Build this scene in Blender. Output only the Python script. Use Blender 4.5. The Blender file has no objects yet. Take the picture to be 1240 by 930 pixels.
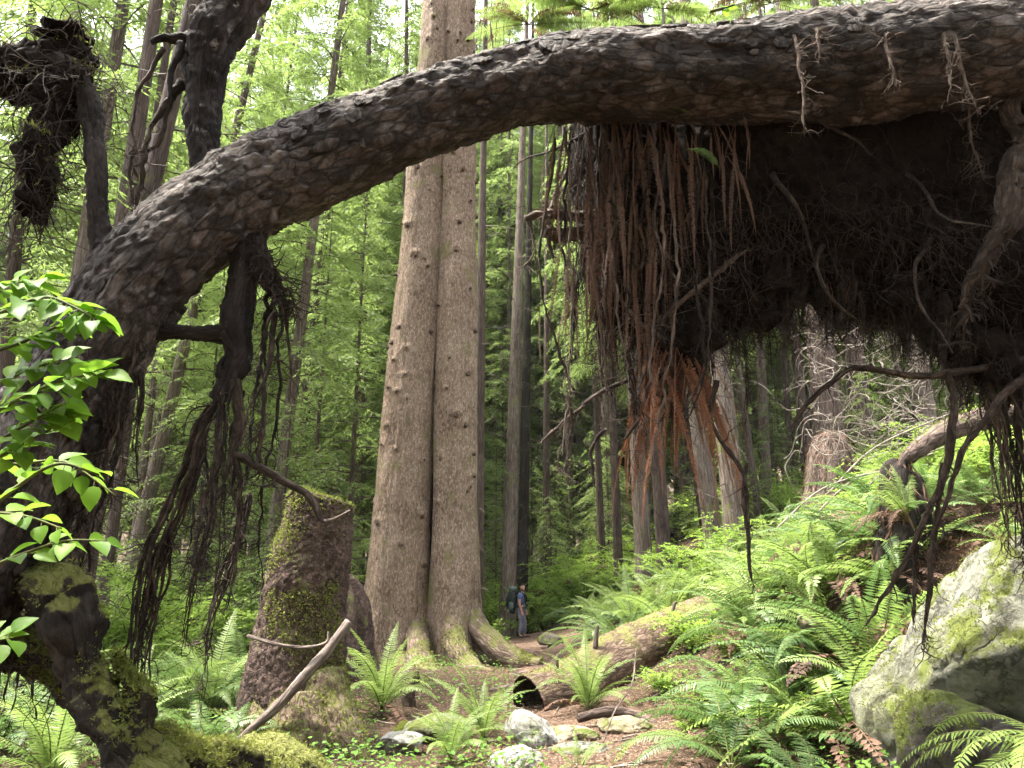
import bpy, math, random
import numpy as np
from mathutils import Vector, Matrix, Euler, noise as mn
rng = np.random.default_rng(7)
random.seed(7)
scene = bpy.context.scene
COL = scene.collection
PI = math.pi
# ---------------------------------------------------------------- camera frame (photo pixels 1240 x 930, horizontal fov 67 deg, tilted up 15 deg)
F = 931.0
PITCH = math.radians(15.0)
CAMZ = 1.6
CP, SP = math.cos(PITCH), math.sin(PITCH)
def R(px, py, Y):
    """world point of a photo pixel on the upright plane y = Y"""
    a = (px - 620) / F; b = (465 - py) / F
    t = Y / (CP - b * SP)
    return np.array((t * a, Y, CAMZ + t * (SP + b * CP)))
def ppm(Y, z=1.6):
    """metres per photo pixel at y = Y, height z"""
    return (Y * CP + (z - CAMZ) * SP) / F

def sstep(a, b, x):
    t = np.clip((np.asarray(x, float) - a) / (b - a), 0, 1)
    return t * t * (3 - 2 * t)
# ---------------------------------------------------------------- numpy value noise
_perm = np.random.default_rng(3).random(4096)
def _h(ix, iy, iz):
    n = (ix * 73856093) ^ (iy * 19349663) ^ (iz * 83492791)
    return _perm[np.abs(n * 2654435761 % 4294967291) % 4096]
def vnoise(p):
    p = np.asarray(p, float)
    i = np.floor(p).astype(np.int64); f = p - i
    f = f * f * (3 - 2 * f)
    x, y, z = i[..., 0], i[..., 1], i[..., 2]
    fx, fy, fz = f[..., 0], f[..., 1], f[..., 2]
    def L(a, b, t): return a + (b - a) * t
    return L(L(L(_h(x, y, z), _h(x+1, y, z), fx), L(_h(x, y+1, z), _h(x+1, y+1, z), fx), fy),
             L(L(_h(x, y, z+1), _h(x+1, y, z+1), fx), L(_h(x, y+1, z+1), _h(x+1, y+1, z+1), fx), fy), fz) * 2 - 1
def fbm(p, oct=4, gain=.5):
    p = np.asarray(p, float); a = 1; s = 0; t = 0
    for k in range(oct):
        s = s + a * vnoise(p + 17.3 * k); t += a; p = p * 2.03; a *= gain
    return s / t
def voro(p):
    """F1, F2, random value of nearest cell (3d)"""
    p = np.asarray(p, float); i = np.floor(p).astype(np.int64)
    d1 = np.full(p.shape[:-1], 9.); d2 = d1.copy(); r1 = np.zeros_like(d1)
    for dx in (-1, 0, 1):
        for dy in (-1, 0, 1):
            for dz in (-1, 0, 1):
                c = i + np.array((dx, dy, dz))
                q = np.stack([_h(c[..., 0] + 11 * k, c[..., 1] + 5 * k, c[..., 2] + 3 * k) for k in range(3)], -1)
                d = np.linalg.norm(c + q - p, axis=-1)
                rr = _h(c[..., 0] + 91, c[..., 1] + 7, c[..., 2] + 33)
                m = d < d1
                d2 = np.where(m, d1, np.minimum(d2, d)); r1 = np.where(m, rr, r1); d1 = np.where(m, d, d1)
    return d1, d2, r1
# ---------------------------------------------------------------- terrain
def gz(x, y):
    x = np.asarray(x, float); y = np.asarray(y, float)
    x0 = 2.7 - 1.7 * sstep(6, 14, y)
    d = x - x0
    ramp = 0.5 * (d + np.sqrt(d * d + .5)) - .12
    ramp = np.where(ramp > 14, 14 + (ramp - 14) * .3, ramp)
    z = .45 * ramp
    z = z + .055 * np.maximum(0, y - 29) * sstep(29, 45, y)
    z = z + .03 * np.maximum(0, -x - 6)
    pd = np.abs(x - path_x(y))
    amp = sstep(.5, 2.2, pd)
    p = np.stack([x, y, np.zeros_like(x)], -1)
    z = z + amp * (.22 * fbm(p * .28, 2) + .07 * fbm(p * 1.3, 2)) + .035 * fbm(p * 1.7 + 9, 3)
    z = z + 1.0 * np.exp(-(((x - 5.6) / 1.9) ** 2 + ((y - 10.2) / 1.5) ** 2))      # bank behind the boulder
    far = np.hypot(x, y)
    z = z + .10 * np.maximum(0, far - 110)
    return z
_px = np.array([-6, 5, 8, 11, 15, 19, 23, 27, 30, 34, 40]); _pv = np.array([1.2, 1.25, 1.15, 1.0, .95, 1.05, .95, .75, 1.6, 3.2, 5.5])
def path_x(y): return np.interp(y, _px, _pv)
def gpt(px, Y):
    """ground point under photo column px at y = Y"""
    z = 0.
    for _ in range(4):
        x = (px - 620) / F * (Y * CP + (z - CAMZ) * SP); z = float(gz(x, Y))
    return np.array((x, Y, z))
# ---------------------------------------------------------------- mesh builder
class MB:
    def __init__(s): s.V = []; s.F = []; s.M = []; s.T = []; s.n = 0
    def add(s, v, f, mat=0, tc=None):
        v = np.asarray(v, float).reshape(-1, 3); f = np.asarray(f, int)
        s.V.append(v); s.F.append(f + s.n); s.M.append(np.full(len(f), mat, int))
        s.T.append(v if tc is None else np.asarray(tc, float).reshape(-1, 3)); s.n += len(v)
    def mesh(s, name, mats, smooth=True):
        me = bpy.data.meshes.new(name)
        V = np.concatenate(s.V); T = np.concatenate(s.T)
        me.vertices.add(len(V)); me.vertices.foreach_set('co', V.astype(np.float32).ravel())
        lt = np.concatenate([np.full(len(f), f.shape[1], int) for f in s.F])
        loops = np.concatenate([f.ravel() for f in s.F])
        me.loops.add(len(loops)); me.loops.foreach_set('vertex_index', loops.astype(np.int32))
        me.polygons.add(len(lt)); ls = np.concatenate([[0], np.cumsum(lt)[:-1]])
        me.polygons.foreach_set('loop_start', ls.astype(np.int32))
        me.polygons.foreach_set('loop_total', lt.astype(np.int32))
        me.polygons.foreach_set('material_index', np.concatenate(s.M).astype(np.int32))
        me.polygons.foreach_set('use_smooth', np.full(len(lt), smooth))
        a = me.attributes.new('tc', 'FLOAT_VECTOR', 'POINT'); a.data.foreach_set('vector', T.astype(np.float32).ravel())
        me.update(calc_edges=True); me.validate()
        for m in (mats if isinstance(mats, (list, tuple)) else [mats]): me.materials.append(m)
        return me
    def obj(s, name, mats, parent=None, loc=(0, 0, 0), smooth=True):
        return link(name, s.mesh(name, mats, smooth), parent, loc)
def link(name, me, parent=None, loc=(0, 0, 0), rot=None, scale=None):
    o = bpy.data.objects.new(name, me); COL.objects.link(o)
    if parent is not None: o.parent = parent
    o.location = loc
    if rot is not None: o.rotation_euler = rot
    if scale is not None: o.scale = scale if hasattr(scale, '__len__') else (scale,) * 3
    return o
def tag(o, label=None, cat=None, group=None, kind=None):
    if label: o['label'] = label
    if cat: o['category'] = cat
    if group: o['group'] = group
    if kind: o['kind'] = kind
    return o
def thing(name, loc, label, cat, group=None, rotz=0.):
    o = bpy.data.objects.new(name, None); COL.objects.link(o); o.location = tuple(loc); o.rotation_euler = (0, 0, rotz)
    o.empty_display_size = .2
    return tag(o, label, cat, group)
# ---------------------------------------------------------------- geometry helpers
def spline(pts, n):
    """Catmull-Rom resample, any number of columns"""
    P = np.asarray(pts, float); k = len(P)
    if k == 2: t = np.linspace(0, 1, n)[:, None]; return P[0] * (1 - t) + P[1] * t
    Q = np.vstack([2 * P[0] - P[1], P, 2 * P[-1] - P[-2]])
    u = np.linspace(0, k - 1 - 1e-9, n); i = u.astype(int); t = (u - i)[:, None]
    a, b, c, d = Q[i], Q[i + 1], Q[i + 2], Q[i + 3]
    return .5 * (2 * b + (c - a) * t + (2 * a - 5 * b + 4 * c - d) * t ** 2 + (3 * b - a - 3 * c + d) * t ** 3)
def frames(P):
    T = np.gradient(P, axis=0); T /= np.maximum(np.linalg.norm(T, axis=1)[:, None], 1e-9)
    N = np.zeros_like(T)
    ref = np.array((0, 1., 0)) if abs(T[0][1]) < .9 else np.array((1., 0, 0))
    n = ref - T[0] * ref.dot(T[0]); n /= np.linalg.norm(n)
    for i in range(len(P)):
        n = n - T[i] * n.dot(T[i]); n /= max(np.linalg.norm(n), 1e-9); N[i] = n
    return T, N, np.cross(T, N)
def ring_grid(m, n, cap=True):
    i = np.arange(m - 1)[:, None]; j = np.arange(n)[None]
    a = i * n + j; b = i * n + (j + 1) % n
    return np.stack([a, b, b + n, a + n], -1).reshape(-1, 4)
def tube(mb, pts, rad, n=6, mat=0, disp=None, cap=True, off=0.):
    P = np.asarray(pts, float); m = len(P)
    r = np.broadcast_to(np.asarray(rad, float), (m,)) if np.ndim(rad) < 2 else rad
    T, N, B = frames(P)
    th = np.arange(n) / n * 2 * PI
    s = np.concatenate([[0], np.cumsum(np.linalg.norm(np.diff(P, axis=0), axis=1))])
    rr = np.broadcast_to(r[:, None], (m, n)).copy()
    tc = np.stack([rr * np.cos(th), rr * np.sin(th), np.broadcast_to(s[:, None], (m, n))], -1)
    D = N[:, None] * np.cos(th)[None, :, None] + B[:, None] * np.sin(th)[None, :, None]
    if disp is not None: rr = rr + disp(tc, P[:, None] + D * rr[..., None], np.broadcast_to(th, (m, n)), np.broadcast_to(s[:, None], (m, n)))
    V = P[:, None] + D * rr[..., None]
    base = mb.n
    mb.add(V, ring_grid(m, n), mat, tc + off)
    if cap:
        for k, pt in ((0, P[0]), (m - 1, P[-1])):
            c = mb.n; mb.add([pt], np.zeros((0, 3), int), mat, [tc[k].mean(0) + off])
            j = np.arange(n) + base + k * n; j2 = np.roll(j, -1)
            f = np.stack([j2, j, np.full(n, c)], -1) if k == 0 else np.stack([j, j2, np.full(n, c)], -1)
            mb.F.append(f); mb.M.append(np.full(n, mat, int))
    return V, D
def leaves(mb, pos, d, nrm, L, W, mat=0, fold=.0):
    """diamond leaf blades: base, two sides, tip"""
    pos = np.asarray(pos, float).reshape(-1, 3); N = len(pos)
    d = np.broadcast_to(d, (N, 3)); d = d / np.maximum(np.linalg.norm(d, axis=1)[:, None], 1e-9)
    s = np.cross(d, np.broadcast_to(nrm, (N, 3))); s = s / np.maximum(np.linalg.norm(s, axis=1)[:, None], 1e-9)
    n = np.cross(s, d)
    L = np.broadcast_to(L, (N,))[:, None]; W = np.broadcast_to(W, (N,))[:, None]
    mid = pos + d * L * .45
    V = np.stack([pos, mid + s * W * .5 + n * W * fold, pos + d * L, mid - s * W * .5 + n * W * fold], 1)
    mb.add(V, np.arange(N * 4).reshape(N, 4), mat)
def rvec(n, s=1.): return rng.normal(0, s, (n, 3))
def wander(start, d, length, step, jit, seed, grav=0., keep=.85):
    g = np.random.default_rng(seed); n = max(3, int(length / step)); p = np.array(start, float); v = np.array(d, float); v /= np.linalg.norm(v)
    out = [p.copy()]; w = np.zeros(3)
    for _ in range(n):
        w = w * keep + g.normal(0, jit, 3); v = v + w + np.array((0, 0, -grav)); v /= np.linalg.norm(v); p = p + v * step; out.append(p.copy())
    return np.array(out)
# ---------------------------------------------------------------- materials
def new_mat(name):
    m = bpy.data.materials.new(name); m.use_nodes = True; nt = m.node_tree; nt.nodes.clear()
    return m, nt, nt.nodes, nt.links
def nd(ns, t, **kw):
    n = ns.new(t)
    for k, v in kw.items():
        if k in n.inputs: n.inputs[k].default_value = v
        else: setattr(n, k, v)
    return n
def ramp(ns, stops):
    r = ns.new('ShaderNodeValToRGB'); e = r.color_ramp.elements
    while len(e) < len(stops): e.new(.5)
    for k, (p, c) in enumerate(stops): e[k].position = p; e[k].color = (*c, 1) if len(c) == 3 else c
    return r
def mix(ns, ls, fac, a, b):
    m = ns.new('ShaderNodeMix'); m.data_type = 'RGBA'
    for sock, v in ((m.inputs[0], fac), (m.inputs[6], a), (m.inputs[7], b)):
        if hasattr(v, 'is_linked'): ls.new(v, sock)
        else: sock.default_value = v if not isinstance(v, tuple) or len(v) == 4 else (*v, 1)
    return m.outputs[2]
def math_(ns, ls, op, a, b=0., c=0., clamp=False):
    m = ns.new('ShaderNodeMath'); m.operation = op; m.use_clamp = clamp
    for i, v in enumerate((a, b, c)):
        if hasattr(v, 'is_linked'): ls.new(v, m.inputs[i])
        else: m.inputs[i].default_value = v
    return m.outputs[0]
def smooth(ns, ls, v, a, b):
    m = ns.new('ShaderNodeMapRange'); m.interpolation_type = 'SMOOTHSTEP'
    ls.new(v, m.inputs[0]); m.inputs[1].default_value = a; m.inputs[2].default_value = b
    return m.outputs[0]
def bark(name, dark, mid, light, scale=14, stretch=4., bump=.012, moss=0., mossdir=.0, lichen=0., lichcol=(.34, .33, .30), rough=.9, mosscol=(.11, .125, .032), patch=3.0, joint=.55, spec=.25):
    m, nt, ns, ls = new_mat(name)
    out = ns.new('ShaderNodeOutputMaterial'); b = ns.new('ShaderNodeBsdfPrincipled'); ls.new(b.outputs[0], out.inputs[0])
    at = nd(ns, 'ShaderNodeAttribute', attribute_name='tc')
    mp = nd(ns, 'ShaderNodeMapping'); mp.inputs['Scale'].default_value = (1, 1, 1 / stretch); ls.new(at.outputs['Vector'], mp.inputs[0])
    nz = nd(ns, 'ShaderNodeTexNoise', Scale=scale * .6, Detail=4.0); ls.new(mp.outputs[0], nz.inputs['Vector'])
    add = ns.new('ShaderNodeVectorMath'); add.operation = 'MULTIPLY_ADD'; ls.new(nz.outputs['Color'], add.inputs[0]); add.inputs[1].default_value = (.9 / scale,) * 3; ls.new(mp.outputs[0], add.inputs[2])
    vo = nd(ns, 'ShaderNodeTexVoronoi', feature='DISTANCE_TO_EDGE', Scale=scale); ls.new(add.outputs[0], vo.inputs['Vector'])
    vc = nd(ns, 'ShaderNodeTexVoronoi', feature='F1', Scale=scale); ls.new(add.outputs[0], vc.inputs['Vector'])
    fine = nd(ns, 'ShaderNodeTexNoise', Scale=scale * 5, Detail=6.0, Roughness=.7); ls.new(mp.outputs[0], fine.inputs['Vector'])
    big = nd(ns, 'ShaderNodeTexNoise', Scale=patch * .5, Detail=5.0, Roughness=.65); ls.new(at.outputs['Vector'], big.inputs['Vector'])
    edge = smooth(ns, ls, vo.outputs[0], .0, .22)
    sep = ns.new('ShaderNodeSeparateColor'); ls.new(vc.outputs['Color'], sep.inputs[0])
    v = math_(ns, ls, 'MULTIPLY', fine.outputs[0], .75); v = math_(ns, ls, 'MULTIPLY_ADD', sep.outputs[0], .35, v); v = math_(ns, ls, 'MULTIPLY_ADD', big.outputs[0], .9, v)
    v = math_(ns, ls, 'SUBTRACT', v, .6)
    r = ramp(ns, [(.12, dark), (.42, mid), (.78, light)]); ls.new(v, r.inputs[0])
    col = mix(ns, ls, math_(ns, ls, 'MULTIPLY_ADD', edge, joint, 1 - joint), dark, r.outputs[0])
    geo = ns.new('ShaderNodeNewGeometry')
    if lichen:
        ln = nd(ns, 'ShaderNodeTexNoise', Scale=patch * 1.7, Detail=8.0, Roughness=.72); ls.new(at.outputs['Vector'], ln.inputs['Vector'])
        lf = smooth(ns, ls, ln.outputs[0], .62 - lichen * .2, .72 - lichen * .2)
        lf = math_(ns, ls, 'MULTIPLY', lf, math_(ns, ls, 'MULTIPLY', edge, .75)); col = mix(ns, ls, lf, col, lichcol)
    if moss:
        mz = nd(ns, 'ShaderNodeTexNoise', Scale=patch, Detail=9.0, Roughness=.7); ls.new(geo.outputs['Position'], mz.inputs['Vector'])
        sx = ns.new('ShaderNodeSeparateXYZ'); ls.new(geo.outputs['Normal'], sx.inputs[0])
        mv = math_(ns, ls, 'MULTIPLY_ADD', sx.outputs[2], mossdir, mz.outputs[0])
        mf = smooth(ns, ls, mv, .66 - moss * .35, .80 - moss * .35)
        mc = mix(ns, ls, fine.outputs[0], tuple(c * .45 for c in mosscol), tuple(c * 1.6 for c in mosscol))
        col = mix(ns, ls, mf, col, mc)
    ls.new(col, b.inputs['Base Color']); b.inputs['Roughness'].default_value = rough; b.inputs['Specular IOR Level'].default_value = spec
    h = math_(ns, ls, 'MULTIPLY_ADD', fine.outputs[0], 1.1, math_(ns, ls, 'MULTIPLY_ADD', sep.outputs[0], .5, math_(ns, ls, 'MULTIPLY', edge, joint)))
    bu = nd(ns, 'ShaderNodeBump', Distance=bump, Strength=1.0); ls.new(h, bu.inputs['Height']); ls.new(bu.outputs[0], b.inputs['Normal'])
    return m
def foliage(name, a, c, trans=.4, rough=.45, tcol=None, spec=.35, cluster=.35, third=None):
    """leaf material: hue differs leaf by leaf and clump by clump; light passes through"""
    m, nt, ns, ls = new_mat(name)
    out = ns.new('ShaderNodeOutputMaterial'); b = ns.new('ShaderNodeBsdfPrincipled')
    geo = ns.new('ShaderNodeNewGeometry'); oi = ns.new('ShaderNodeObjectInfo')
    nz = nd(ns, 'ShaderNodeTexNoise', Scale=cluster, Detail=2.0); ls.new(geo.outputs['Position'], nz.inputs['Vector'])
    v = math_(ns, ls, 'MULTIPLY_ADD', geo.outputs['Random Per Island'], .5, math_(ns, ls, 'MULTIPLY_ADD', nz.outputs[0], .9, math_(ns, ls, 'MULTIPLY', oi.outputs['Random'], .35)))
    st = [(.25, a), (1.05 if third is None else .9, c)]
    st[1] = (min(st[1][0], 1.), c)
    r = ramp(ns, st + ([(1., third)] if third else [])); ls.new(v, r.inputs[0])
    ls.new(r.outputs[0], b.inputs['Base Color']); b.inputs['Roughness'].default_value = rough; b.inputs['Specular IOR Level'].default_value = spec
    if trans:
        t = ns.new('ShaderNodeBsdfTranslucent')
        tc = mix(ns, ls, .5, r.outputs[0], tcol if tcol else tuple(min(1, x * 1.8) for x in c)); ls.new(tc, t.inputs[0])
        mx = nd(ns, 'ShaderNodeMixShader'); mx.inputs[0].default_value = trans; ls.new(b.outputs[0], mx.inputs[1]); ls.new(t.outputs[0], mx.inputs[2]); ls.new(mx.outputs[0], out.inputs[0])
    else: ls.new(b.outputs[0], out.inputs[0])
    return m
def simple(name, a, c, scale=20, rough=.8, bump=0., spec=.3):
    m, nt, ns, ls = new_mat(name)
    out = ns.new('ShaderNodeOutputMaterial'); b = ns.new('ShaderNodeBsdfPrincipled'); ls.new(b.outputs[0], out.inputs[0])
    geo = ns.new('ShaderNodeNewGeometry'); nz = nd(ns, 'ShaderNodeTexNoise', Scale=scale, Detail=6.0, Roughness=.65); ls.new(geo.outputs['Position'], nz.inputs['Vector'])
    f = smooth(ns, ls, nz.outputs[0], .3, .7); ls.new(mix(ns, ls, f, a, c), b.inputs['Base Color'])
    b.inputs['Roughness'].default_value = rough; b.inputs['Specular IOR Level'].default_value = spec
    if bump:
        bu = nd(ns, 'ShaderNodeBump', Distance=bump); ls.new(nz.outputs[0], bu.inputs['Height']); ls.new(bu.outputs[0], b.inputs['Normal'])
    return m
def ground_mat(name, soil_a, soil_b, green, gfac, gscale=.8):
    m, nt, ns, ls = new_mat(name)
    out = ns.new('ShaderNodeOutputMaterial'); b = ns.new('ShaderNodeBsdfPrincipled'); ls.new(b.outputs[0], out.inputs[0])
    geo = ns.new('ShaderNodeNewGeometry')
    n1 = nd(ns, 'ShaderNodeTexNoise', Scale=28.0, Detail=8.0, Roughness=.75); ls.new(geo.outputs['Position'], n1.inputs['Vector'])
    n2 = nd(ns, 'ShaderNodeTexNoise', Scale=gscale, Detail=8.0, Roughness=.7); ls.new(geo.outputs['Position'], n2.inputs['Vector'])
    vo = nd(ns, 'ShaderNodeTexVoronoi', Scale=55.0); ls.new(geo.outputs['Position'], vo.inputs['Vector'])
    r = ramp(ns, [(.3, soil_a), (.52, tuple(.5 * (x + y) for x, y in zip(soil_a, soil_b))), (.72, soil_b)]); ls.new(n1.outputs[0], r.inputs[0])
    s = ns.new('ShaderNodeSeparateColor'); ls.new(vo.outputs['Color'], s.inputs[0])
    col = mix(ns, ls, smooth(ns, ls, s.outputs[0], .82, .9), r.outputs[0], tuple(min(1, x * 1.9) for x in soil_b))
    gf = smooth(ns, ls, n2.outputs[0], .62 - gfac * .3, .72 - gfac * .3)
    gc = mix(ns, ls, n1.outputs[0], tuple(x * .4 for x in green), tuple(x * 1.5 for x in green))
    ls.new(mix(ns, ls, gf, col, gc), b.inputs['Base Color']); b.inputs['Roughness'].default_value = .95; b.inputs['Specular IOR Level'].default_value = .15
    h = math_(ns, ls, 'MULTIPLY_ADD', vo.outputs[0], .6, n1.outputs[0])
    bu = nd(ns, 'ShaderNodeBump', Distance=.03); ls.new(h, bu.inputs['Height']); ls.new(bu.outputs[0], b.inputs['Normal'])
    return m
def rock_mat(name, a, c, moss, mossdir, patch=2.2):
    m, nt, ns, ls = new_mat(name)
    out = ns.new('ShaderNodeOutputMaterial'); b = ns.new('ShaderNodeBsdfPrincipled'); ls.new(b.outputs[0], out.inputs[0])
    geo = ns.new('ShaderNodeNewGeometry')
    n1 = nd(ns, 'ShaderNodeTexNoise', Scale=7.0, Detail=10.0, Roughness=.72); ls.new(geo.outputs['Position'], n1.inputs['Vector'])
    n2 = nd(ns, 'ShaderNodeTexNoise', Scale=patch, Detail=9.0, Roughness=.68); ls.new(geo.outputs['Position'], n2.inputs['Vector'])
    n3 = nd(ns, 'ShaderNodeTexNoise', Scale=1.4, Detail=6.0, Roughness=.6); ls.new(geo.outputs['Position'], n3.inputs['Vector'])
    v1 = nd(ns, 'ShaderNodeTexVoronoi', feature='DISTANCE_TO_EDGE', Scale=3.0)
    add = ns.new('ShaderNodeVectorMath'); add.operation = 'MULTIPLY_ADD'; ls.new(n1.outputs['Color'], add.inputs[0]); add.inputs[1].default_value = (.35,) * 3; ls.new(geo.outputs['Position'], add.inputs[2]); ls.new(add.outputs[0], v1.inputs['Vector'])
    cr = smooth(ns, ls, v1.outputs[0], -.02, .03)
    r = ramp(ns, [(.28, a), (.5, tuple(.5 * (x + y) for x, y in zip(a, c))), (.66, c)]); ls.new(n1.outputs[0], r.inputs[0])
    col = mix(ns, ls, cr, tuple(x * .9 for x in a), r.outputs[0])
    col = mix(ns, ls, math_(ns, ls, 'MULTIPLY', smooth(ns, ls, n3.outputs[0], .48, .62), .55), col, (.115, .12, .055))
    sx = ns.new('ShaderNodeSeparateXYZ'); ls.new(geo.outputs['Normal'], sx.inputs[0])
    mv = math_(ns, ls, 'MULTIPLY_ADD', sx.outputs[2], mossdir, n2.outputs[0])
    mf = smooth(ns, ls, mv, .66 - moss * .35, .76 - moss * .35)
    mc = mix(ns, ls, n1.outputs[0], (.035, .05, .012), (.155, .18, .038))
    ls.new(mix(ns, ls, mf, col, mc), b.inputs['Base Color']); b.inputs['Roughness'].default_value = .9; b.inputs['Specular IOR Level'].default_value = .25
    h = math_(ns, ls, 'MULTIPLY_ADD', cr, .35, n1.outputs[0])
    bu = nd(ns, 'ShaderNodeBump', Distance=.06); ls.new(h, bu.inputs['Height']); ls.new(bu.outputs[0], b.inputs['Normal'])
    return m

M = {}
M['arch'] = bark('arch_bark', (.012, .009, .008), (.080, .062, .053), (.30, .255, .235), scale=20, stretch=2.6, bump=.024, lichen=.34, lichcol=(.27, .245, .24), patch=4., joint=.6, rough=.82, spec=.35)
M['archdark'] = bark('limb_bark', (.008, .006, .006), (.034, .026, .024), (.11, .09, .083), scale=22, stretch=4.5, bump=.012, lichen=.25, patch=4, joint=.35)
M['spruce'] = bark('spruce_bark', (.09, .060, .040), (.285, .205, .150), (.48, .38, .295), scale=32, stretch=2.4, bump=.022, moss=.34, mossdir=.0, lichen=.22, lichcol=(.38, .33, .28), mosscol=(.16, .145, .06), patch=1.5, joint=.45)
M['flare'] = bark('root_bark', (.06, .04, .028), (.17, .12, .09), (.30, .24, .19), scale=15, stretch=3.0, bump=.02, moss=.26, mossdir=.20, mosscol=(.12, .12, .04), patch=3.4)
M['pale'] = bark('pale_bark', (.07, .05, .04), (.19, .15, .125), (.34, .29, .25), scale=11, stretch=3.5, bump=.02, moss=.30, mossdir=0, mosscol=(.15, .16, .05), patch=1.3)
M['brown'] = bark('brown_bark', (.04, .028, .023), (.115, .082, .068), (.22, .17, .145), scale=11, stretch=4, bump=.02, moss=.25, mossdir=0, mosscol=(.12, .13, .04), patch=1.3)
M['dark'] = bark('dark_bark', (.010, .008, .007), (.035, .027, .023), (.085, .066, .057), scale=14, stretch=4, bump=.02, moss=.22, patch=1.6)
M['stump'] = bark('stump_bark', (.026, .016, .013), (.105, .067, .055), (.23, .165, .14), scale=26, stretch=1.3, bump=.02, moss=.30, mossdir=.10, mosscol=(.14, .15, .04), patch=2.8, joint=.4)
M['mossy'] = bark('mossy_bark', (.010, .008, .006), (.035, .028, .022), (.09, .075, .06), scale=22, stretch=3, bump=.015, moss=.10, mossdir=.52, mosscol=(.12, .125, .035), patch=4)
M['log'] = bark('log_bark', (.045, .027, .020), (.17, .112, .086), (.33, .245, .195), scale=22, stretch=3, bump=.02, moss=.10, mossdir=.22, mosscol=(.15, .145, .05), patch=2.4)
M['wood'] = bark('dead_wood', (.05, .035, .03), (.17, .135, .115), (.33, .28, .25), scale=18, stretch=8, bump=.01, patch=4)
M['root'] = bark('root_skin', (.015, .010, .008), (.06, .043, .034), (.15, .115, .092), scale=40, stretch=4, bump=.004, patch=8)
M['rootdark'] = bark('dark_root', (.006, .004, .003), (.026, .018, .014), (.07, .05, .04), scale=40, stretch=4, bump=.004, patch=8)
M['rootpale'] = bark('pale_root', (.05, .035, .028), (.14, .105, .083), (.27, .22, .18), scale=40, stretch=5, bump=.004, patch=8)
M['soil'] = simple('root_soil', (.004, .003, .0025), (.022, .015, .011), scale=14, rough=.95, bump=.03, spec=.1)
M['cut'] = simple('rotten_end', (.006, .005, .004), (.04, .028, .02), scale=18, rough=.95, bump=.02, spec=.1)
M['needle'] = foliage('conifer_needles', (.050, .086, .024), (.152, .212, .058), trans=.5, rough=.5)
M['needle2'] = foliage('light_needles', (.076, .120, .030), (.182, .255, .068), trans=.48, rough=.5)
M['twig'] = simple('twig_bark', (.03, .022, .017), (.10, .078, .06), scale=6)
M['twigpale'] = simple('bare_twig', (.10, .08, .065), (.27, .23, .20), scale=6)
M['shrub'] = foliage('shrub_leaves', (.085, .155, .022), (.210, .310, .055), trans=.5, rough=.6, spec=.15)
M['fern'] = foliage('fern_green', (.055, .108, .024), (.175, .250, .060), trans=.42, rough=.5, cluster=.9)
M['fernd'] = foliage('fern_deep_green', (.030, .072, .022), (.095, .160, .045), trans=.34, rough=.45, cluster=.9)
M['ferndead'] = foliage('fern_dead', (.022, .012, .008), (.130, .070, .043), trans=.2, rough=.7, cluster=2.)
M['rust'] = foliage('fern_rust', (.080, .032, .016), (.270, .118, .060), trans=.2, rough=.7, cluster=2.)
M['stalk'] = simple('fern_stalk', (.05, .06, .015), (.13, .14, .04), scale=9)
M['leaf'] = foliage('bright_leaf', (.022, .075, .010), (.140, .262, .022), trans=.5, rough=.5, cluster=6., spec=.18)
M['moss'] = foliage('moss_blades', (.045, .062, .012), (.185, .210, .048), trans=.3, rough=.8, cluster=5., spec=.1)
M['cover'] = foliage('ground_leaf', (.025, .075, .014), (.11, .21, .035), trans=.35, rough=.6, cluster=.8, spec=.15)
M['litter'] = foliage('litter_bits', (.045, .024, .014), (.22, .13, .08), trans=0., rough=.85, cluster=3.)
M['floor'] = ground_mat('forest_soil', (.022, .015, .010), (.085, .055, .036), (.05, .075, .018), .12)
M['path'] = ground_mat('trail_soil', (.040, .025, .018), (.150, .100, .072), (.05, .07, .015), -.6)
M['rock'] = rock_mat('lichen_rock', (.065, .066, .050), (.255, .255, .205), .38, .06, 2.8)
M['rockpale'] = rock_mat('pale_rock', (.17, .165, .155), (.47, .46, .44), .16, .08, 4.0)
M['rockdark'] = rock_mat('dark_rock', (.035, .03, .025), (.12, .105, .085), .40, .10, 4.0)
M['rocktan'] = rock_mat('tan_rock', (.14, .105, .07), (.36, .29, .21), .35, .08, 3.0)
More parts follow.
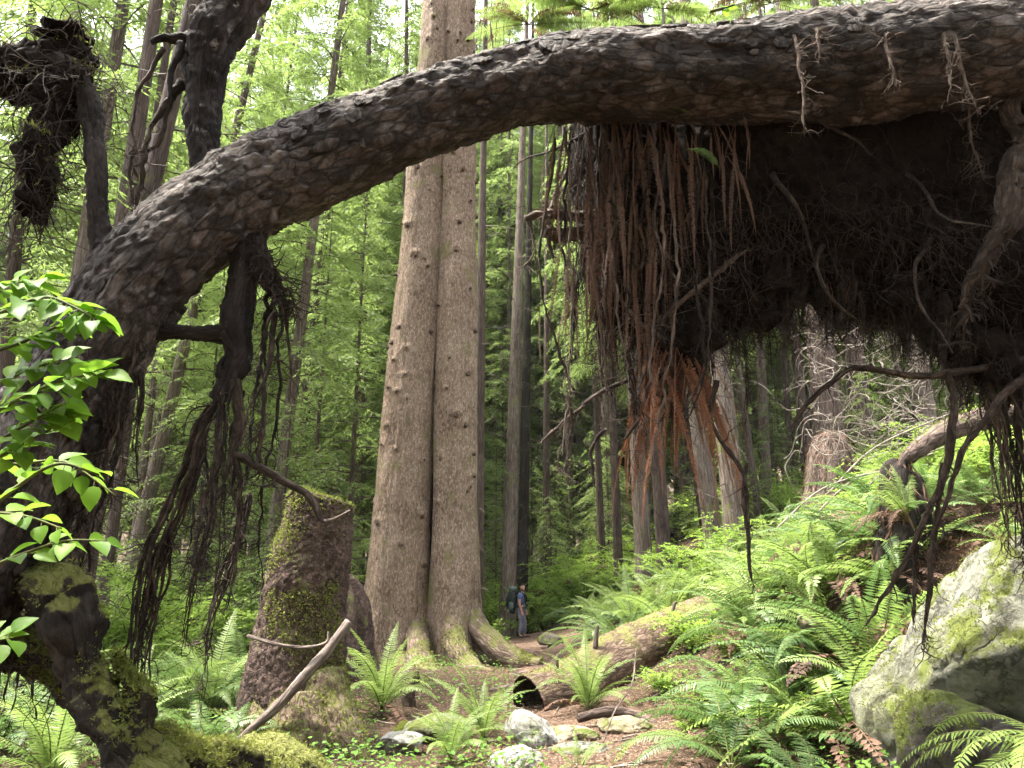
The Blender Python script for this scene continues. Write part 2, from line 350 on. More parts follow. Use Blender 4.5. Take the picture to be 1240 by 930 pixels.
# ---------------------------------------------------------------- conifers
def crown_mesh(name, H, z0, Lmax, nb, seed, mats, leafL=.15, droop=.45, top=True, sparse=0., leafn=12, pw=1.2):
    """boughs with drooping side twigs set with needle clumps; twig faces are slot 0, needles slot 1"""
    g = np.random.default_rng(seed); mb = MB(); lp, ld, ln, lw = [], [], [], []
    for k in range(nb):
        f = (k + g.random()) / nb
        z = z0 + (H - z0) * f ** .9
        L = Lmax * (1 - f ** pw) * g.uniform(.55, 1.15) + .35
        az = k * 2.39996 + g.normal(0, .35); t = np.linspace(0, 1, 7)
        dr = droop * g.uniform(.6, 1.4)
        ax = np.array((math.cos(az), math.sin(az), 0)); side = np.array((-ax[1], ax[0], 0))
        bend = g.normal(0, .18)
        P = ax * (L * t)[:, None] + side * (bend * L * t ** 2)[:, None] + np.array((0, 0, 1.)) * (z + .22 * L * t - dr * L * t ** 2)[:, None]
        r0 = .008 + .006 * L
        tube(mb, P, r0 * (1 - .85 * t), 3, 0, cap=False)
        if g.random() < sparse: continue
        nt = int(6 + 5 * L)
        for q in range(nt):
            tt = .16 + .84 * (q + g.random()) / nt
            b = np.array([np.interp(tt, t, P[:, c]) for c in range(3)])
            tl = (.42 * L * (1 - .72 * tt) + .16) * g.uniform(.6, 1.15)
            sg = 1 if q % 2 else -1
            d = ax * g.uniform(.5, .9) + side * sg * g.uniform(.55, 1.) + np.array((0, 0, g.uniform(-.35, .05)))
            if q == nt - 1: d = ax + np.array((0, 0, -.5)); tl *= .8
            d /= np.linalg.norm(d)
            n = max(5, int(leafn * tl / .8) + 3); u = (np.arange(n) + g.random(n)) / n
            pp = b + d * (tl * u)[:, None] + np.array((0, 0, -1.)) * (.38 * tl * u ** 2)[:, None]
            sd = np.cross(d, (0, 0, 1.)); sg2 = np.where(np.arange(n) % 2 == 0, 1, -1)[:, None]
            dd = d * .8 + sd * sg2 * .75 + g.normal(0, .25, (n, 3)) + np.array((0, 0, -.28))
            lp.append(pp); ld.append(dd); ln.append(np.array((0, 0, 1.)) + g.normal(0, .35, (n, 3))); lw.append(leafL * g.uniform(.6, 1.3, n) * (1 - .35 * u))
    if top: tube(mb, [(0, 0, H - .3), (0, 0, H + .5)], [.03, .005], 4, 0, cap=False)
    if lp:
        L = np.concatenate(lw); leaves(mb, np.concatenate(lp), np.concatenate(ld), np.concatenate(ln), L, L * .30, 1, fold=-.12)
    return mb.mesh(name, mats, smooth=False)
def deadtwig_mesh(name, z0, z1, n, seed, Lmax=1.4, mat=None):
    g = np.random.default_rng(seed); mb = MB()
    for k in range(n):
        z = g.uniform(z0, z1); az = g.uniform(0, 2 * PI); L = Lmax * g.uniform(.3, 1)
        P = wander((0, 0, z), (math.cos(az), math.sin(az), g.uniform(-.35, .25)), L, L / 6, .10, int(g.integers(1e9)), grav=.03)
        tube(mb, P, np.linspace(.014, .004, len(P)) * (.6 + L * .5), 4, 0, cap=False)
        for q in range(int(2 + L * 2)):
            i = int(g.integers(2, len(P))); P2 = wander(P[i], g.normal(0, 1, 3) + (0, 0, -.2), L * .35, L * .09, .16, int(g.integers(1e9)))
            tube(mb, P2, np.linspace(.007, .003, len(P2)), 3, 0, cap=False)
    return mb.mesh(name, mat or M['twig'])
def trunk_mesh(name, seed, mat, H=30., n=14, flare=.5, m=26):
    """base radius 1, scaled per tree"""
    g = np.random.default_rng(seed); mb = MB(); z = H * np.linspace(0, 1, m) ** 1.35
    P = np.stack([np.cumsum(g.normal(0, .012, m)) * np.minimum(1, z / 3), np.cumsum(g.normal(0, .012, m)) * np.minimum(1, z / 3), z - .25], 1)
    r = (1 - .80 * z / H) + flare * np.exp(-z / .7)
    ph = g.random(6) * 6
    def disp(tc, pos, th, s):
        lob = .12 * np.sin(3 * th + ph[0]) + .10 * np.sin(5 * th + ph[1])
        return lob * (flare * 1.6 * np.exp(-s / .6) + .18) + .05 * fbm(np.stack([np.cos(th) * 2, np.sin(th) * 2, s * .6 + ph[2]], -1), 2)
    tube(mb, P, r, n, 0, disp)
    return mb.mesh(name, mat)
CROWN, YOUNG, DEAD = [], [], []
for k, (H, z0, Lm, nb, mt) in enumerate(((30, 4.5, 4.0, 130, 'needle'), (30, 7, 3.6, 116, 'needle2'), (30, 2.6, 4.3, 140, 'needle'), (30, 9, 4.0, 110, 'needle2'))):
    CROWN.append(crown_mesh('conifer_crown', H, z0, Lm, nb, 40 + k, [M['twig'], M[mt]], leafL=.25, droop=.5, leafn=11))
for k, (H, z0, Lm, nb, mt) in enumerate(((9, .5, 2.4, 60, 'needle2'), (6, .3, 1.9, 48, 'needle2'), (12, 1.0, 2.8, 74, 'needle'))):
    YOUNG.append(crown_mesh('young_crown', H, z0, Lm, nb, 70 + k, [M['twig'], M[mt]], leafL=.13, droop=.55, leafn=15, pw=1.0))
for k in range(3): DEAD.append(deadtwig_mesh('dead_twigs', 1.5, 11 + 2 * k, 44, 90 + k, 1.7))
TR = {}
for b in ('pale', 'brown', 'dark'): TR[b] = [trunk_mesh('trunk_' + b, 20 + k + len(b), M[b], flare=.22 + .12 * k) for k in range(2)]
TRY = [trunk_mesh('young_trunk', 60, M['brown'], H=9., n=7, flare=.15, m=10), trunk_mesh('young_trunk', 61, M['brown'], H=6., n=7, flare=.1, m=8), trunk_mesh('young_trunk', 62, M['brown'], H=12., n=8, flare=.15, m=12)]
def tree(base, r, label, group=None, lean=(0., 0.), bark_='brown', crown=0, H=30., cs=1.0, dead=True, name='conifer', rot=None):
    """conifer > trunk, crown, dead_branches ; lean = sideways slope in x and y"""
    t = thing(name, base, label, 'tree', group)
    t.rotation_euler = (-math.atan(lean[1]), math.atan(lean[0]), rng.uniform(0, 2 * PI) if False else 0)
    q = rng.uniform(0, 2 * PI) if rot is None else rot
    link('trunk', TR[bark_][int(rng.integers(2))], t, rot=(0, 0, q), scale=(r, r, H / 30))
    if crown is not None: link('crown', CROWN[crown], t, rot=(0, 0, q + 1), scale=(cs, cs, H / 30))
    if dead: link('dead_branches', DEAD[int(rng.integers(3))], t, rot=(0, 0, q + 2), scale=(.8 + .3 * rng.random(),) * 2 + (1.,))
    return t
def young(base, k, s, label, group=None, rotz=None):
    t = thing('young_hemlock', base, label, 'tree', group, rng.uniform(0, 6.28) if rotz is None else rotz)
    link('trunk', TRY[k], t, scale=(.06 * s * (1 + k * .2), .06 * s * (1 + k * .2), s)); link('crown', YOUNG[k], t, scale=s)
    return t
# ---------------------------------------------------------------- shrubs
def shrub_mesh(seed, Hh=1.7, n=15, leafL=.085):
    g = np.random.default_rng(seed); sm, lm = MB(), MB(); lp, ld, ln, lL = [], [], [], []
    for k in range(n):
        az = g.uniform(0, 2 * PI); P = wander((g.normal(0, .12), g.normal(0, .12), -.1), (math.cos(az) * .6, math.sin(az) * .6, 1), Hh * g.uniform(.6, 1.1), .14, .07, int(g.integers(1e9)), grav=.02)
        tube(sm, P, np.linspace(.010, .003, len(P)), 4, 0, cap=False)
        for i in range(2, len(P)):
            for q in range(3):
                d = g.normal(0, 1, 3); d[2] = d[2] * .25 + .05; d /= np.linalg.norm(d); L = g.uniform(.2, .5); m = 9; u = (np.arange(m) + .5) / m
                pp = P[i] + d * (L * u)[:, None] - np.array((0, 0, .25)) * (L * u ** 2)[:, None]
                s = np.cross(d, (0, 0, 1.)); sg = np.where(np.arange(m) % 2 == 0, 1, -1)[:, None]
                lp.append(pp); ld.append(d * .6 + s * sg * .8 + g.normal(0, .25, (m, 3))); ln.append(np.array((0, 0, 1.)) + g.normal(0, .35, (m, 3))); lL.append(leafL * g.uniform(.6, 1.25, m))
    L = np.concatenate(lL); leaves(lm, np.concatenate(lp), np.concatenate(ld), np.concatenate(ln), L, L * .55, 0, fold=.08)
    return sm.mesh('shrub_stems', M['twig']), lm.mesh('shrub_leaves', M['shrub'], smooth=False)
SHRUB = [shrub_mesh(130 + k, (1.6, 2.3, 1.2)[k], (14, 18, 12)[k]) for k in range(3)]
def shrub(base, k, s, label, group):
    t = thing('shrub', base, label, 'shrub', group, rng.uniform(0, 6.28))
    link('stems', SHRUB[k][0], t, scale=s); link('foliage', SHRUB[k][1], t, scale=s)
    return t
# ---------------------------------------------------------------- ferns
def frond(mb, L, e0, e1, g, mat=0, stalk=1, origin=(0, 0, 0), az=0., pairs=34, w=.10, roll=0., fine=False, curl=0., ragged=0.):
    """arching sword-fern frond; elevation goes from e0 at the base to e1 at the tip"""
    n = 14; t = np.linspace(0, 1, n); e = np.radians(e0 + (e1 - e0) * t ** 1.15); yaw = az + curl * t ** 2
    st = L / (n - 1)
    D = np.stack([np.cos(e) * np.cos(yaw), np.cos(e) * np.sin(yaw), np.sin(e)], 1)
    P = np.array(origin) + np.vstack([[0, 0, 0], np.cumsum(D[:-1] * st, axis=0)])
    tube(mb, P, .0045 * L * (1.15 - t) + .0008, 4 if fine else 3, stalk, cap=False)
    u = np.linspace(.13, .985, pairs); Q = np.stack([np.interp(u, t, P[:, c]) for c in range(3)], 1); DD = np.stack([np.interp(u, t, D[:, c]) for c in range(3)], 1)
    S = np.stack([-np.sin(np.interp(u, t, yaw)), np.cos(np.interp(u, t, yaw)), np.zeros(pairs)], 1)
    N = np.cross(DD, S); S2 = S * math.cos(roll) + N * math.sin(roll); N2 = np.cross(DD, S2)
    ln = w * np.minimum(1, (u - .07) / .13) * (1 - np.clip((u - .45) / .55, 0, 1) ** 1.6 * .93) * (L / 1.0) ** .5
    pw = .80 * L * (.985 - .13) / pairs
    for sg in (1, -1):
        keep = np.ones(pairs, bool) if not ragged else g.random(pairs) > ragged
        d = S2 * sg + DD * (.22 + .25 * u)[:, None] + N2 * (-.20 + g.normal(0, .07, pairs))[:, None] + g.normal(0, .06 + ragged * .5, (pairs, 3))
        if not fine: leaves(mb, Q[keep], d[keep], N2[keep], (ln * g.uniform(.88, 1.08, pairs))[keep], pw * 1.25, mat, fold=.12)
        else:
            d /= np.linalg.norm(d, axis=1)[:, None]; a = np.cross(d, N2) * sg; a /= np.linalg.norm(a, axis=1)[:, None]; nn = np.cross(a, d) * sg
            l = (ln * g.uniform(.9, 1.08, pairs))[:, None]; hw = pw * .5
            f = np.array((0, .05, .3, .65, 1.)); wd = np.array((.35, 1.05, .82, .6, 0.)); dz = np.array((0, .0, .012, .0, -.05))
            up = np.stack([Q + d * l * f[i] + a * hw * wd[i] + nn * l * dz[i] + DD * l * .10 * f[i] ** 2 for i in range(5)], 1)
            dn = np.stack([Q + d * l * f[i] - a * hw * wd[i] * (.8 if i != 1 else .6) + nn * l * dz[i] + DD * l * .10 * f[i] ** 2 for i in range(4)], 1)
            V = np.concatenate([up, dn], 1); k = len(V); b = (np.arange(k) * 9)[:, None]
            fc = np.concatenate([b + np.array(q) for q in ((0, 5, 6, 1), (1, 6, 7, 2), (2, 7, 8, 3))]); mb.add(V, fc, mat)
            mb.add(V[:, (3, 8, 4)].reshape(-1, 3), np.arange(k * 3).reshape(k, 3), mat)
def fern_mesh(seed, n=16, L=1.0, mats=None, dead=5, up=70):
    g = np.random.default_rng(seed); mb = MB()
    for k in range(n):
        az = k * 2.39996 + g.normal(0, .25); inner = k / n
        frond(mb, L * g.uniform(.7, 1.1), up - 34 * (1 - inner) + g.normal(0, 9), -55 + 50 * inner + g.normal(0, 16), g, 0, 1, (.03 * math.cos(az), .03 * math.sin(az), 0), az, roll=g.normal(0, .25), curl=g.normal(0, .3))
    for k in range(dead):
        az = g.uniform(0, 6.28); frond(mb, L * g.uniform(.6, .9), 20, -70, g, 2, 2, (0, 0, .02), az, ragged=.15, pairs=24, roll=g.normal(0, .4))
    return mb.mesh('fern_fronds', mats or [M['fern'], M['stalk'], M['ferndead']], smooth=False)
FERN = [fern_mesh(200 + k, n=(15, 18, 13, 20, 16, 12)[k], L=(1., 1.1, .85, 1.05, .95, .8)[k], up=(72, 66, 76, 62, 80, 58)[k], mats=[M['fern' if k % 3 else 'fernd'], M['stalk'], M['ferndead']]) for k in range(6)]
FR = []; FRD = []
for k in range(7):
    mb = MB(); frond(mb, 1., (80, 66, 85, 58, 74, 80, 50)[k], (-10, -40, 35, -50, 5, 0, -30)[k], np.random.default_rng(300 + k), roll=(.2, -.2, .1, .35, -.3, 0, .15)[k], curl=(.2, -.3, 0, .4, -.2, .3, 0)[k], pairs=40, fine=True)
    FR.append((mb.mesh('fern_frond', [M['fern'], M['stalk']], smooth=False)))
FRK = []
for k in range(4):
    mb = MB(); frond(mb, 1., (60, 45, 70, 35)[k], (-30, -45, 0, -20)[k], np.random.default_rng(330 + k), roll=(.2, -.25, .1, 0)[k], curl=(.2, -.3, .1, 0)[k], pairs=44, fine=True)
    FRK.append(mb.mesh('dark_frond', [M['fernd'], M['stalk']], smooth=False))
FRA = []
for k in range(4):
    mb = MB(); frond(mb, 1., (48, 30, 20, 38)[k], (-80, -70, -95, -60)[k], np.random.default_rng(390 + k), roll=(.2, -.25, .1, 0)[k], curl=(.2, -.3, .1, 0)[k], pairs=36, fine=True)
    FRA.append(mb.mesh('arching_frond', [M['fern'], M['stalk']], smooth=False))
for k in range(3):
    mb = MB(); frond(mb, 1., (30, 10, 45)[k], (-75, -60, -80)[k], np.random.default_rng(350 + k), ragged=.12, pairs=30, roll=.3 * k - .3)
    FRD.append(mb.mesh('dead_frond', [M['ferndead'], M['ferndead']], smooth=False))
def fern(base, k, s, label, group, rotz=None, tilt=(0, 0)):
    o = link('sword_fern', FERN[k], None, tuple(base), (tilt[0], tilt[1], rng.uniform(0, 6.28) if rotz is None else rotz), s)
    return tag(o, label, 'fern', group)
def big_fern(base, n, s, label, group=None, lib=None, dead=2, tilt=(0, 0), azr=(0, 2 * PI), name='sword_fern'):
    t = thing(name, base, label, 'fern', group); t.rotation_euler = (tilt[0], tilt[1], 0); lib = lib or FR
    for k in range(n):
        az = azr[0] + (azr[1] - azr[0]) * ((k * .618034) % 1)
        link('frond', lib[k % len(lib)], t, rot=(0, 0, az + rng.normal(0, .15)), scale=s * rng.uniform(.75, 1.1))
    for k in range(dead): link('dead_frond', FRD[k % 3], t, rot=(0, 0, rng.uniform(*azr)), scale=s * rng.uniform(.6, .85))
    return t
# ================================================================ SETTING
def axis(n, lo, hi, c, p): 
    u = np.linspace(-1, 1, n); v = np.sign(u) * np.abs(u) ** p
    return np.where(v < 0, c + v * (c - lo), c + v * (hi - c))
def sheet(name, X, Yy, zf, mat, kind):
    gx, gy = np.meshgrid(X, Yy); V = np.stack([gx, gy, zf(gx, gy)], -1); m, n = gx.shape
    i = np.arange(m - 1)[:, None] * n + np.arange(n - 1)[None]; f = np.stack([i, i + 1, i + n + 1, i + n], -1).reshape(-1, 4)
    mb = MB(); mb.add(V, f); return tag(mb.obj(name, mat), kind=kind)
sheet('ground', axis(260, -300, 300, 1., 2.6), axis(260, -150, 330, 13., 2.4), gz, M['floor'], 'structure')
ys = np.linspace(3, 36, 240); us = np.linspace(-1, 1, 22)
wv = .75 + .25 * np.sin(ys * .9) + .12 * np.sin(ys * 2.3) + 1.1 * np.exp(-((ys - 24.5) / 3.5) ** 2) + .35 * np.exp(-((ys - 8.5) / 2.5) ** 2)
PX = path_x(ys)[:, None] + us[None] * wv[:, None] + .12 * vnoise(np.stack([us[None] * 2 + 0 * ys[:, None], ys[:, None] * 1.1 + 0 * us[None], 0 * us[None] + 0 * ys[:, None]], -1)); PY = np.broadcast_to(ys[:, None], PX.shape)
PZ = gz(PX, PY) + .035 - .12 * np.abs(us[None]) ** 6
V = np.stack([PX, PY, PZ], -1); i = np.arange(239)[:, None] * 22 + np.arange(21)[None]
mb = MB(); mb.add(V, np.stack([i, i + 1, i + 23, i + 22], -1).reshape(-1, 4)); tag(mb.obj('path', M['path']), kind='structure')

# ================================================================ FALLEN ARCHING TREE
def pix(spec):
    """rows (px, py, width px, Y) -> centres, radii"""
    P = np.array([R(a, b, d) for a, b, w, d in spec]); r = np.array([w * .5 * ppm(d, q[2]) for (a, b, w, d), q in zip(spec, P)])
    return P, r
def pix_tube(spec, n):
    P, r = pix(spec); S = spline(np.column_stack([P, r]), n); return S[:, :3], np.maximum(S[:, 3], .001)
fallen = thing('fallen_tree', (R(20, 640, 3.6)[0], 3.6, 0), 'dead tree with flaky grey bark arching over the trail, dark root mass at right', 'fallen tree')
FB = np.array(fallen.location)
def sub(mb, name, mats, parent=fallen, base=FB, smooth=True):
    return mb.obj(name, mats, parent, tuple(-base) if parent is fallen else (0, 0, 0), smooth)
def bark_disp(sc=9., st=2.0, amp=.022, low=.05, lows=1.2, crack=.015):
    def f(tc, pos, th, s):
        q = tc * np.array((sc, sc, sc / st)); q = q + .75 * np.stack([fbm(q * .8 + k * 9, 2) for k in range(3)], -1)
        d1, d2, r = voro(q)
        e = sstep(.02, .22, d2 - d1)
        flake = sstep(.62, .72, r) * sstep(.0, .14, d2 - d1) * (.6 + .8 * d1)          # only some plates stand proud
        rid = fbm(tc * np.array((sc * 1.6, sc * 1.6, sc * .35)), 4, .6)
        tn = fbm(tc * np.array((sc * .55, sc * .55, sc * .16)) + 3.7 + .5 * np.stack([fbm(tc * sc * .9 + 5 * k, 2) for k in range(3)], -1), 3) * 6.5; tk = np.floor(tn); ter = (tk + sstep(.62, .98, tn - tk)) / 6.5
        return amp * 2.3 * ter + amp * (.45 * flake + .55 * rid) - crack * (1 - e) * sstep(-.1, .5, rid) + low * fbm(pos * lows, 3) + .007 * fbm(tc * 50, 2) + .25 * amp * fbm(tc * np.array((30, 30, 12.)) + 2.2, 3)
    return f
arch = [(-95, 800, 175, 3.75), (-50, 700, 170, 3.7), (0, 620, 160, 3.7), (45, 545, 145, 3.7), (100, 443, 128, 3.75), (192, 322, 120, 3.8), (300, 236, 114, 3.9), (425, 178, 120, 4.0), (575, 120, 101, 4.1), (707, 94, 111, 4.2), (852, 91, 122, 4.25), (1000, 82, 134, 4.25), (1240, 58, 146, 4.25), (1420, 34, 148, 4.3), (1600, 10, 140, 4.4)]
P, r = pix_tube(arch, 620); r = r * .93; mb = MB()
tube(mb, P, r, 132, 0, bark_disp(14., 2.6, .021, .038, 1.4, .010))
# loose bark flakes standing proud of the upper side
g = np.random.default_rng(5)
T_, N_, B_ = frames(P)
for k in range(700):
    i = int(g.integers(60, 600)); th = g.uniform(0, 2 * PI); D = N_[i] * math.cos(th) + B_[i] * math.sin(th)
    if D[2] < -.5: continue
    c = P[i] + D * (r[i] + .006); t = T_[i]; b = np.cross(D, t); L = g.uniform(.03, .10); W = g.uniform(.02, .045)
    pl = []
    for u in np.linspace(0, 2 * PI, 7)[:-1]:
        q = g.uniform(.7, 1.1); pl.append(c + t * L * math.cos(u) * q + b * W * math.sin(u) * q + D * (.007 * (math.cos(u) * .5 + .5) * g.uniform(.3, 1.2)))
    pl = np.array(pl); inner = pl - D * .03; o = np.concatenate([pl, inner, [c + D * .008]])
    tcs = o * 1.
    mb.add(o, np.array([[j, (j + 1) % 6, 12] for j in range(6)]), 0, tcs); mb.add(o, np.array([[j + 6, (j + 1) % 6 + 6, (j + 1) % 6, j] for j in range(6)]), 0, tcs)
sub(mb, 'trunk', M['arch'])
# upright limb
P, r = pix_tube([(256, 225, 40, 3.87), (247, 170, 42, 3.86), (246, 103, 46, 3.86), (256, 50, 60, 3.85), (290, 0, 56, 3.85), (325, -60, 50, 3.8), (335, -160, 40, 3.7)], 150); mb = MB()
tube(mb, P, r, 52, 0, bark_disp(15., 2.6, .018, .03, 3., .012))
for sp in ([(232, 48, 22, 3.84), (215, 47, 15, 3.8), (196, 46, 9, 3.78), (183, 52, 4, 3.78)], [(218, 52, 10, 3.78), (216, 66, 9, 3.77), (208, 85, 6, 3.77), (205, 120, 4, 3.77)], [(222, 100, 14, 3.86), (208, 115, 11, 3.86), (203, 135, 6, 3.86)]):
    p2, r2 = pix_tube(sp, 24); tube(mb, p2, r2, 12, 0, bark_disp(30, 2, .006, .012, 6., .004))
sub(mb, 'limb', M['archdark'])
# left stub with root tangle
P, r = pix_tube([(135, 318, 46, 3.75), (122, 280, 30, 3.72), (118, 230, 23, 3.7), (113, 165, 24, 3.7), (104, 115, 28, 3.7), (80, 78, 34, 3.7), (40, 70, 28, 3.7), (-10, 80, 18, 3.7)], 120); mb = MB()
tube(mb, P, r, 32, 0, bark_disp(24., 2.5, .010, .025, 5., .008))
stub = sub(mb, 'stub', M['archdark'])
def clump(mb, c, rad, seed, amp=.45, mat=0, n=3, fr=3.):
    """lumpy earth clod"""
    import bmesh
    bm = bmesh.new(); bmesh.ops.create_icosphere(bm, subdivisions=n, radius=1.)
    V = np.array([v.co for v in bm.verts]); Fc = np.array([[v.index for v in f.verts] for f in bm.faces]); bm.free()
    nrm = V.copy(); V = V * (1 + amp * fbm(V * fr * .5 + seed, 3) + amp * .5 * fbm(V * fr * 1.7 + seed * 2, 3))[:, None]
    mb.add(np.array(c) + V * np.array(rad), Fc, mat)
    return np.array(c) + V * np.array(rad), nrm
def hairs(mb, pts, dirs, n, Ls, seed, r0=.004, grav=.12, jit=.12, mat=0, sides=3, br=0):
    g = np.random.default_rng(seed)
    for k in range(n):
        i = int(g.integers(len(pts))); L = g.uniform(*Ls); d = np.array(dirs[i]) * .8 + g.normal(0, .4, 3)
        p = wander(pts[i], d, L, max(.02, L / 12), jit, int(g.integers(1e9)), grav); rr = r0 * g.uniform(.4, 1.3)
        tube(mb, p, np.linspace(rr, rr * .35, len(p)), sides, mat, cap=False)
        for q in range(br):
            j = int(g.integers(1, len(p))); p2 = wander(p[j], g.normal(0, 1, 3) + (0, 0, -.8), L * .35, max(.02, L / 20), jit * 1.3, int(g.integers(1e9)), grav * .6)
            tube(mb, p2, np.linspace(rr * .5, rr * .25, len(p2)), 3, mat, cap=False)
mb = MB(); cl = []
for (px, py, w, h, sd) in ((70, 75, 42, 26, 1), (30, 80, 40, 26, 2), (-15, 85, 40, 30, 3), (95, 105, 16, 34, 4), (62, 150, 24, 38, 5), (45, 190, 17, 34, 6), (42, 245, 13, 26, 7), (52, 215, 10, 30, 10), (60, 120, 30, 22, 11), (20, 105, 24, 16, 12), (85, 130, 13, 36, 8), (75, 45, 30, 14, 9)):
    q = ppm(3.7, 3.6); cl.append(clump(mb, R(px, py, 3.7 + .03 * (sd % 3)), (w * q, 24 * q, h * q), sd, .9, fr=4.5))
sub(mb, 'soil_clod', M['soil'], stub)
mb = MB(); pts = np.concatenate([c[0] for c in cl]); nr = np.concatenate([c[1] for c in cl])
hairs(mb, pts, nr, 520, (.08, .46), 11, .0042, .22, .16, br=2)
tag(sub(mb, 'rootlets', M['root'], stub), kind='stuff')
mb = MB(); top = nr[:, 2] > .55; g = np.random.default_rng(3); idx = g.choice(np.nonzero(top)[0], 1600)
leaves(mb, pts[idx] + rvec(1600, .012), rvec(1600) + (0, 0, .8), rvec(1600), g.uniform(.02, .06, 1600), .014, 0); tag(sub(mb, 'moss', M['moss'], stub, smooth=False), kind='stuff')
# hanging limb under the arch
mb = MB()
for sp, n in (([(300, 262, 52, 3.9), (298, 300, 40, 3.88), (291, 350, 33, 3.86), (284, 395, 36, 3.85), (287, 430, 29, 3.85), (278, 462, 24, 3.85), (262, 486, 17, 3.85)], 26), ([(186, 400, 34, 3.8), (215, 402, 25, 3.82), (250, 404, 25, 3.84), (280, 405, 30, 3.85)], 20), ([(304, 290, 30, 3.88), (318, 325, 30, 3.85), (332, 350, 24, 3.84), (348, 370, 12, 3.83)], 18), ([(276, 428, 12, 3.83), (266, 440, 11, 3.82), (268, 455, 12, 3.83), (284, 470, 10, 3.85)], 12)):
    p2, r2 = pix_tube(sp, 60); tube(mb, p2, r2, n, 0, bark_disp(24, 3, .010, .030, 5., .008))
hl = sub(mb, 'hanging_limb', M['archdark'])
mb = MB(); a = R(325, 335, 3.83); pp = np.array([R(310 + 40 * u + random.gauss(0, 5), 300 + 75 * u + random.gauss(0, 6), 3.82) for u in np.random.default_rng(2).random(60)])
hairs(mb, pp, np.tile((.5, -.2, -.6), (60, 1)), 150, (.06, .24), 5, .006, .12, .22, br=1); tag(sub(mb, 'rootlets', M['root'], hl), kind='stuff')
# hanging roots (each one a part)
def root(spec, n=8, mats='root', rough=.006, steps=None, parent=fallen, base=FB, kids=0, seed=0, name='hanging_root', wob=.012, wf=9):
    P, r = pix_tube(spec, steps or 14 * len(spec)); r = r * np.clip((1.02 - np.linspace(0, 1, len(r))) / .16, .08, 1); P = P + wob * np.stack([fbm(P * wf + seed + k * 7, 3) for k in range(3)], -1); mb = MB()
    tube(mb, P, r, n, 0, lambda tc, pos, th, s: rough * fbm(pos * 22, 2))
    if kids: hairs(mb, P[len(P) // 6:], np.tile((0, -.3, -.5), (len(P), 1)), kids, (.05, .22), seed + 1, float(np.mean(r)) * .35, .12, .2, br=1)
    return sub(mb, name, M[mats], parent, base)
def braid(spec, strands, spread, seed, mats='root', kids=0, rr=.007, parent=fallen, base=FB):
    g = np.random.default_rng(seed); P, r = pix_tube(spec, 60); mb = MB(); t = np.linspace(0, 1, 60)
    for k in range(strands):
        a = g.uniform(0, 6.28); f = g.uniform(.3, 1.3); ph = g.uniform(0, 6.28)
        off = np.stack([np.cos(a + ph * t * f), np.sin(a + ph * t * f), 0 * t], 1) * (r * g.uniform(.2, 1.) * spread * np.minimum(1, .15 + t * 4))[:, None]
        n = int(60 * g.uniform(.55, 1)); q = (P + off + .018 * np.stack([fbm(P * 10 + 31 * k + 7 * c + seed, 2) for c in range(3)], -1))[:n]
        tube(mb, q, np.linspace(rr * g.uniform(.6, 1.6), rr * .4, n), 6, 0)
    if kids: hairs(mb, P, np.tile((0, -.3, -.5), (60, 1)), kids, (.05, .30), seed + 1, rr * .5, .12, .22, br=1)
    return sub(mb, 'hanging_root', M[mats], parent, base)
Y = 3.85
braid([(266, 480, 22, Y), (248, 510, 24, Y), (232, 565, 26, Y), (212, 620, 30, Y), (192, 665, 40, Y), (178, 730, 44, Y), (165, 790, 40, Y), (150, 850, 26, Y), (140, 920, 14, Y)], 14, 1.0, 21, kids=120, rr=.010)
braid([(205, 640, 20, Y), (190, 690, 34, Y), (180, 740, 34, Y), (172, 800, 28, Y), (172, 860, 18, Y), (178, 930, 10, Y)], 8, 1.1, 22, kids=60, rr=.008)
root([(284, 462, 18, Y), (290, 505, 13, Y), (283, 545, 12, Y), (300, 558, 11, Y), (330, 575, 10, Y), (360, 590, 10, Y), (378, 606, 9, Y), (388, 628, 7, Y), (396, 634, 5, Y)], kids=8, seed=3)
root([(283, 545, 10, Y), (290, 575, 7, Y), (290, 610, 5, Y), (286, 680, 4, Y), (275, 740, 3, Y)], kids=12, seed=4)
root([(332, 378, 8, Y), (328, 430, 7, Y), (320, 470, 6, Y), (320, 510, 6, Y), (314, 545, 7, Y), (316, 570, 5, Y)], kids=26, seed=5)
root([(345, 380, 6, Y), (350, 420, 4, Y), (352, 460, 3, Y)], kids=16, seed=6)
braid([(268, 490, 10, Y), (262, 560, 12, Y), (255, 640, 10, Y), (236, 700, 9, Y), (222, 780, 7, Y), (208, 880, 4, Y)], 5, 1., 23, kids=60, rr=.005)
braid([(272, 500, 8, 3.95), (270, 600, 8, 3.95), (265, 690, 8, 3.95), (250, 800, 5, 3.95), (240, 900, 3, 3.95)], 4, 1., 24, kids=40, rr=.004)
braid([(302, 600, 18, 4.2), (290, 650, 18, 4.2), (272, 700, 18, 4.2), (252, 760, 14, 4.2), (245, 830, 6, 4.2)], 8, 1., 25, kids=50, rr=.008)
for k, (x0, y0, x1, y1, w) in enumerate(((178, 410, 118, 585, 16), (160, 430, 150, 560, 9), (170, 420, 172, 590, 7), (150, 450, 110, 640, 14), (120, 520, 80, 660, 12), (110, 540, 100, 690, 9), (140, 470, 128, 600, 8), (75, 600, 20, 740, 14), (45, 620, 38, 730, 10), (15, 640, 5, 800, 9), (90, 580, 62, 720, 10))):
    Yk = 3.72 + .04 * (k % 3)
    x0 -= 12; y0 -= 26
    braid([(x0, y0, w, Yk), (x0 * .6 + x1 * .4 + 6, y0 * .6 + y1 * .4, w * 1.1, Yk), (x0 * .25 + x1 * .75 - 5, y0 * .25 + y1 * .75, w, Yk), (x1, y1, w * .5, Yk)], 6, 1., 40 + k, kids=34, rr=.006)
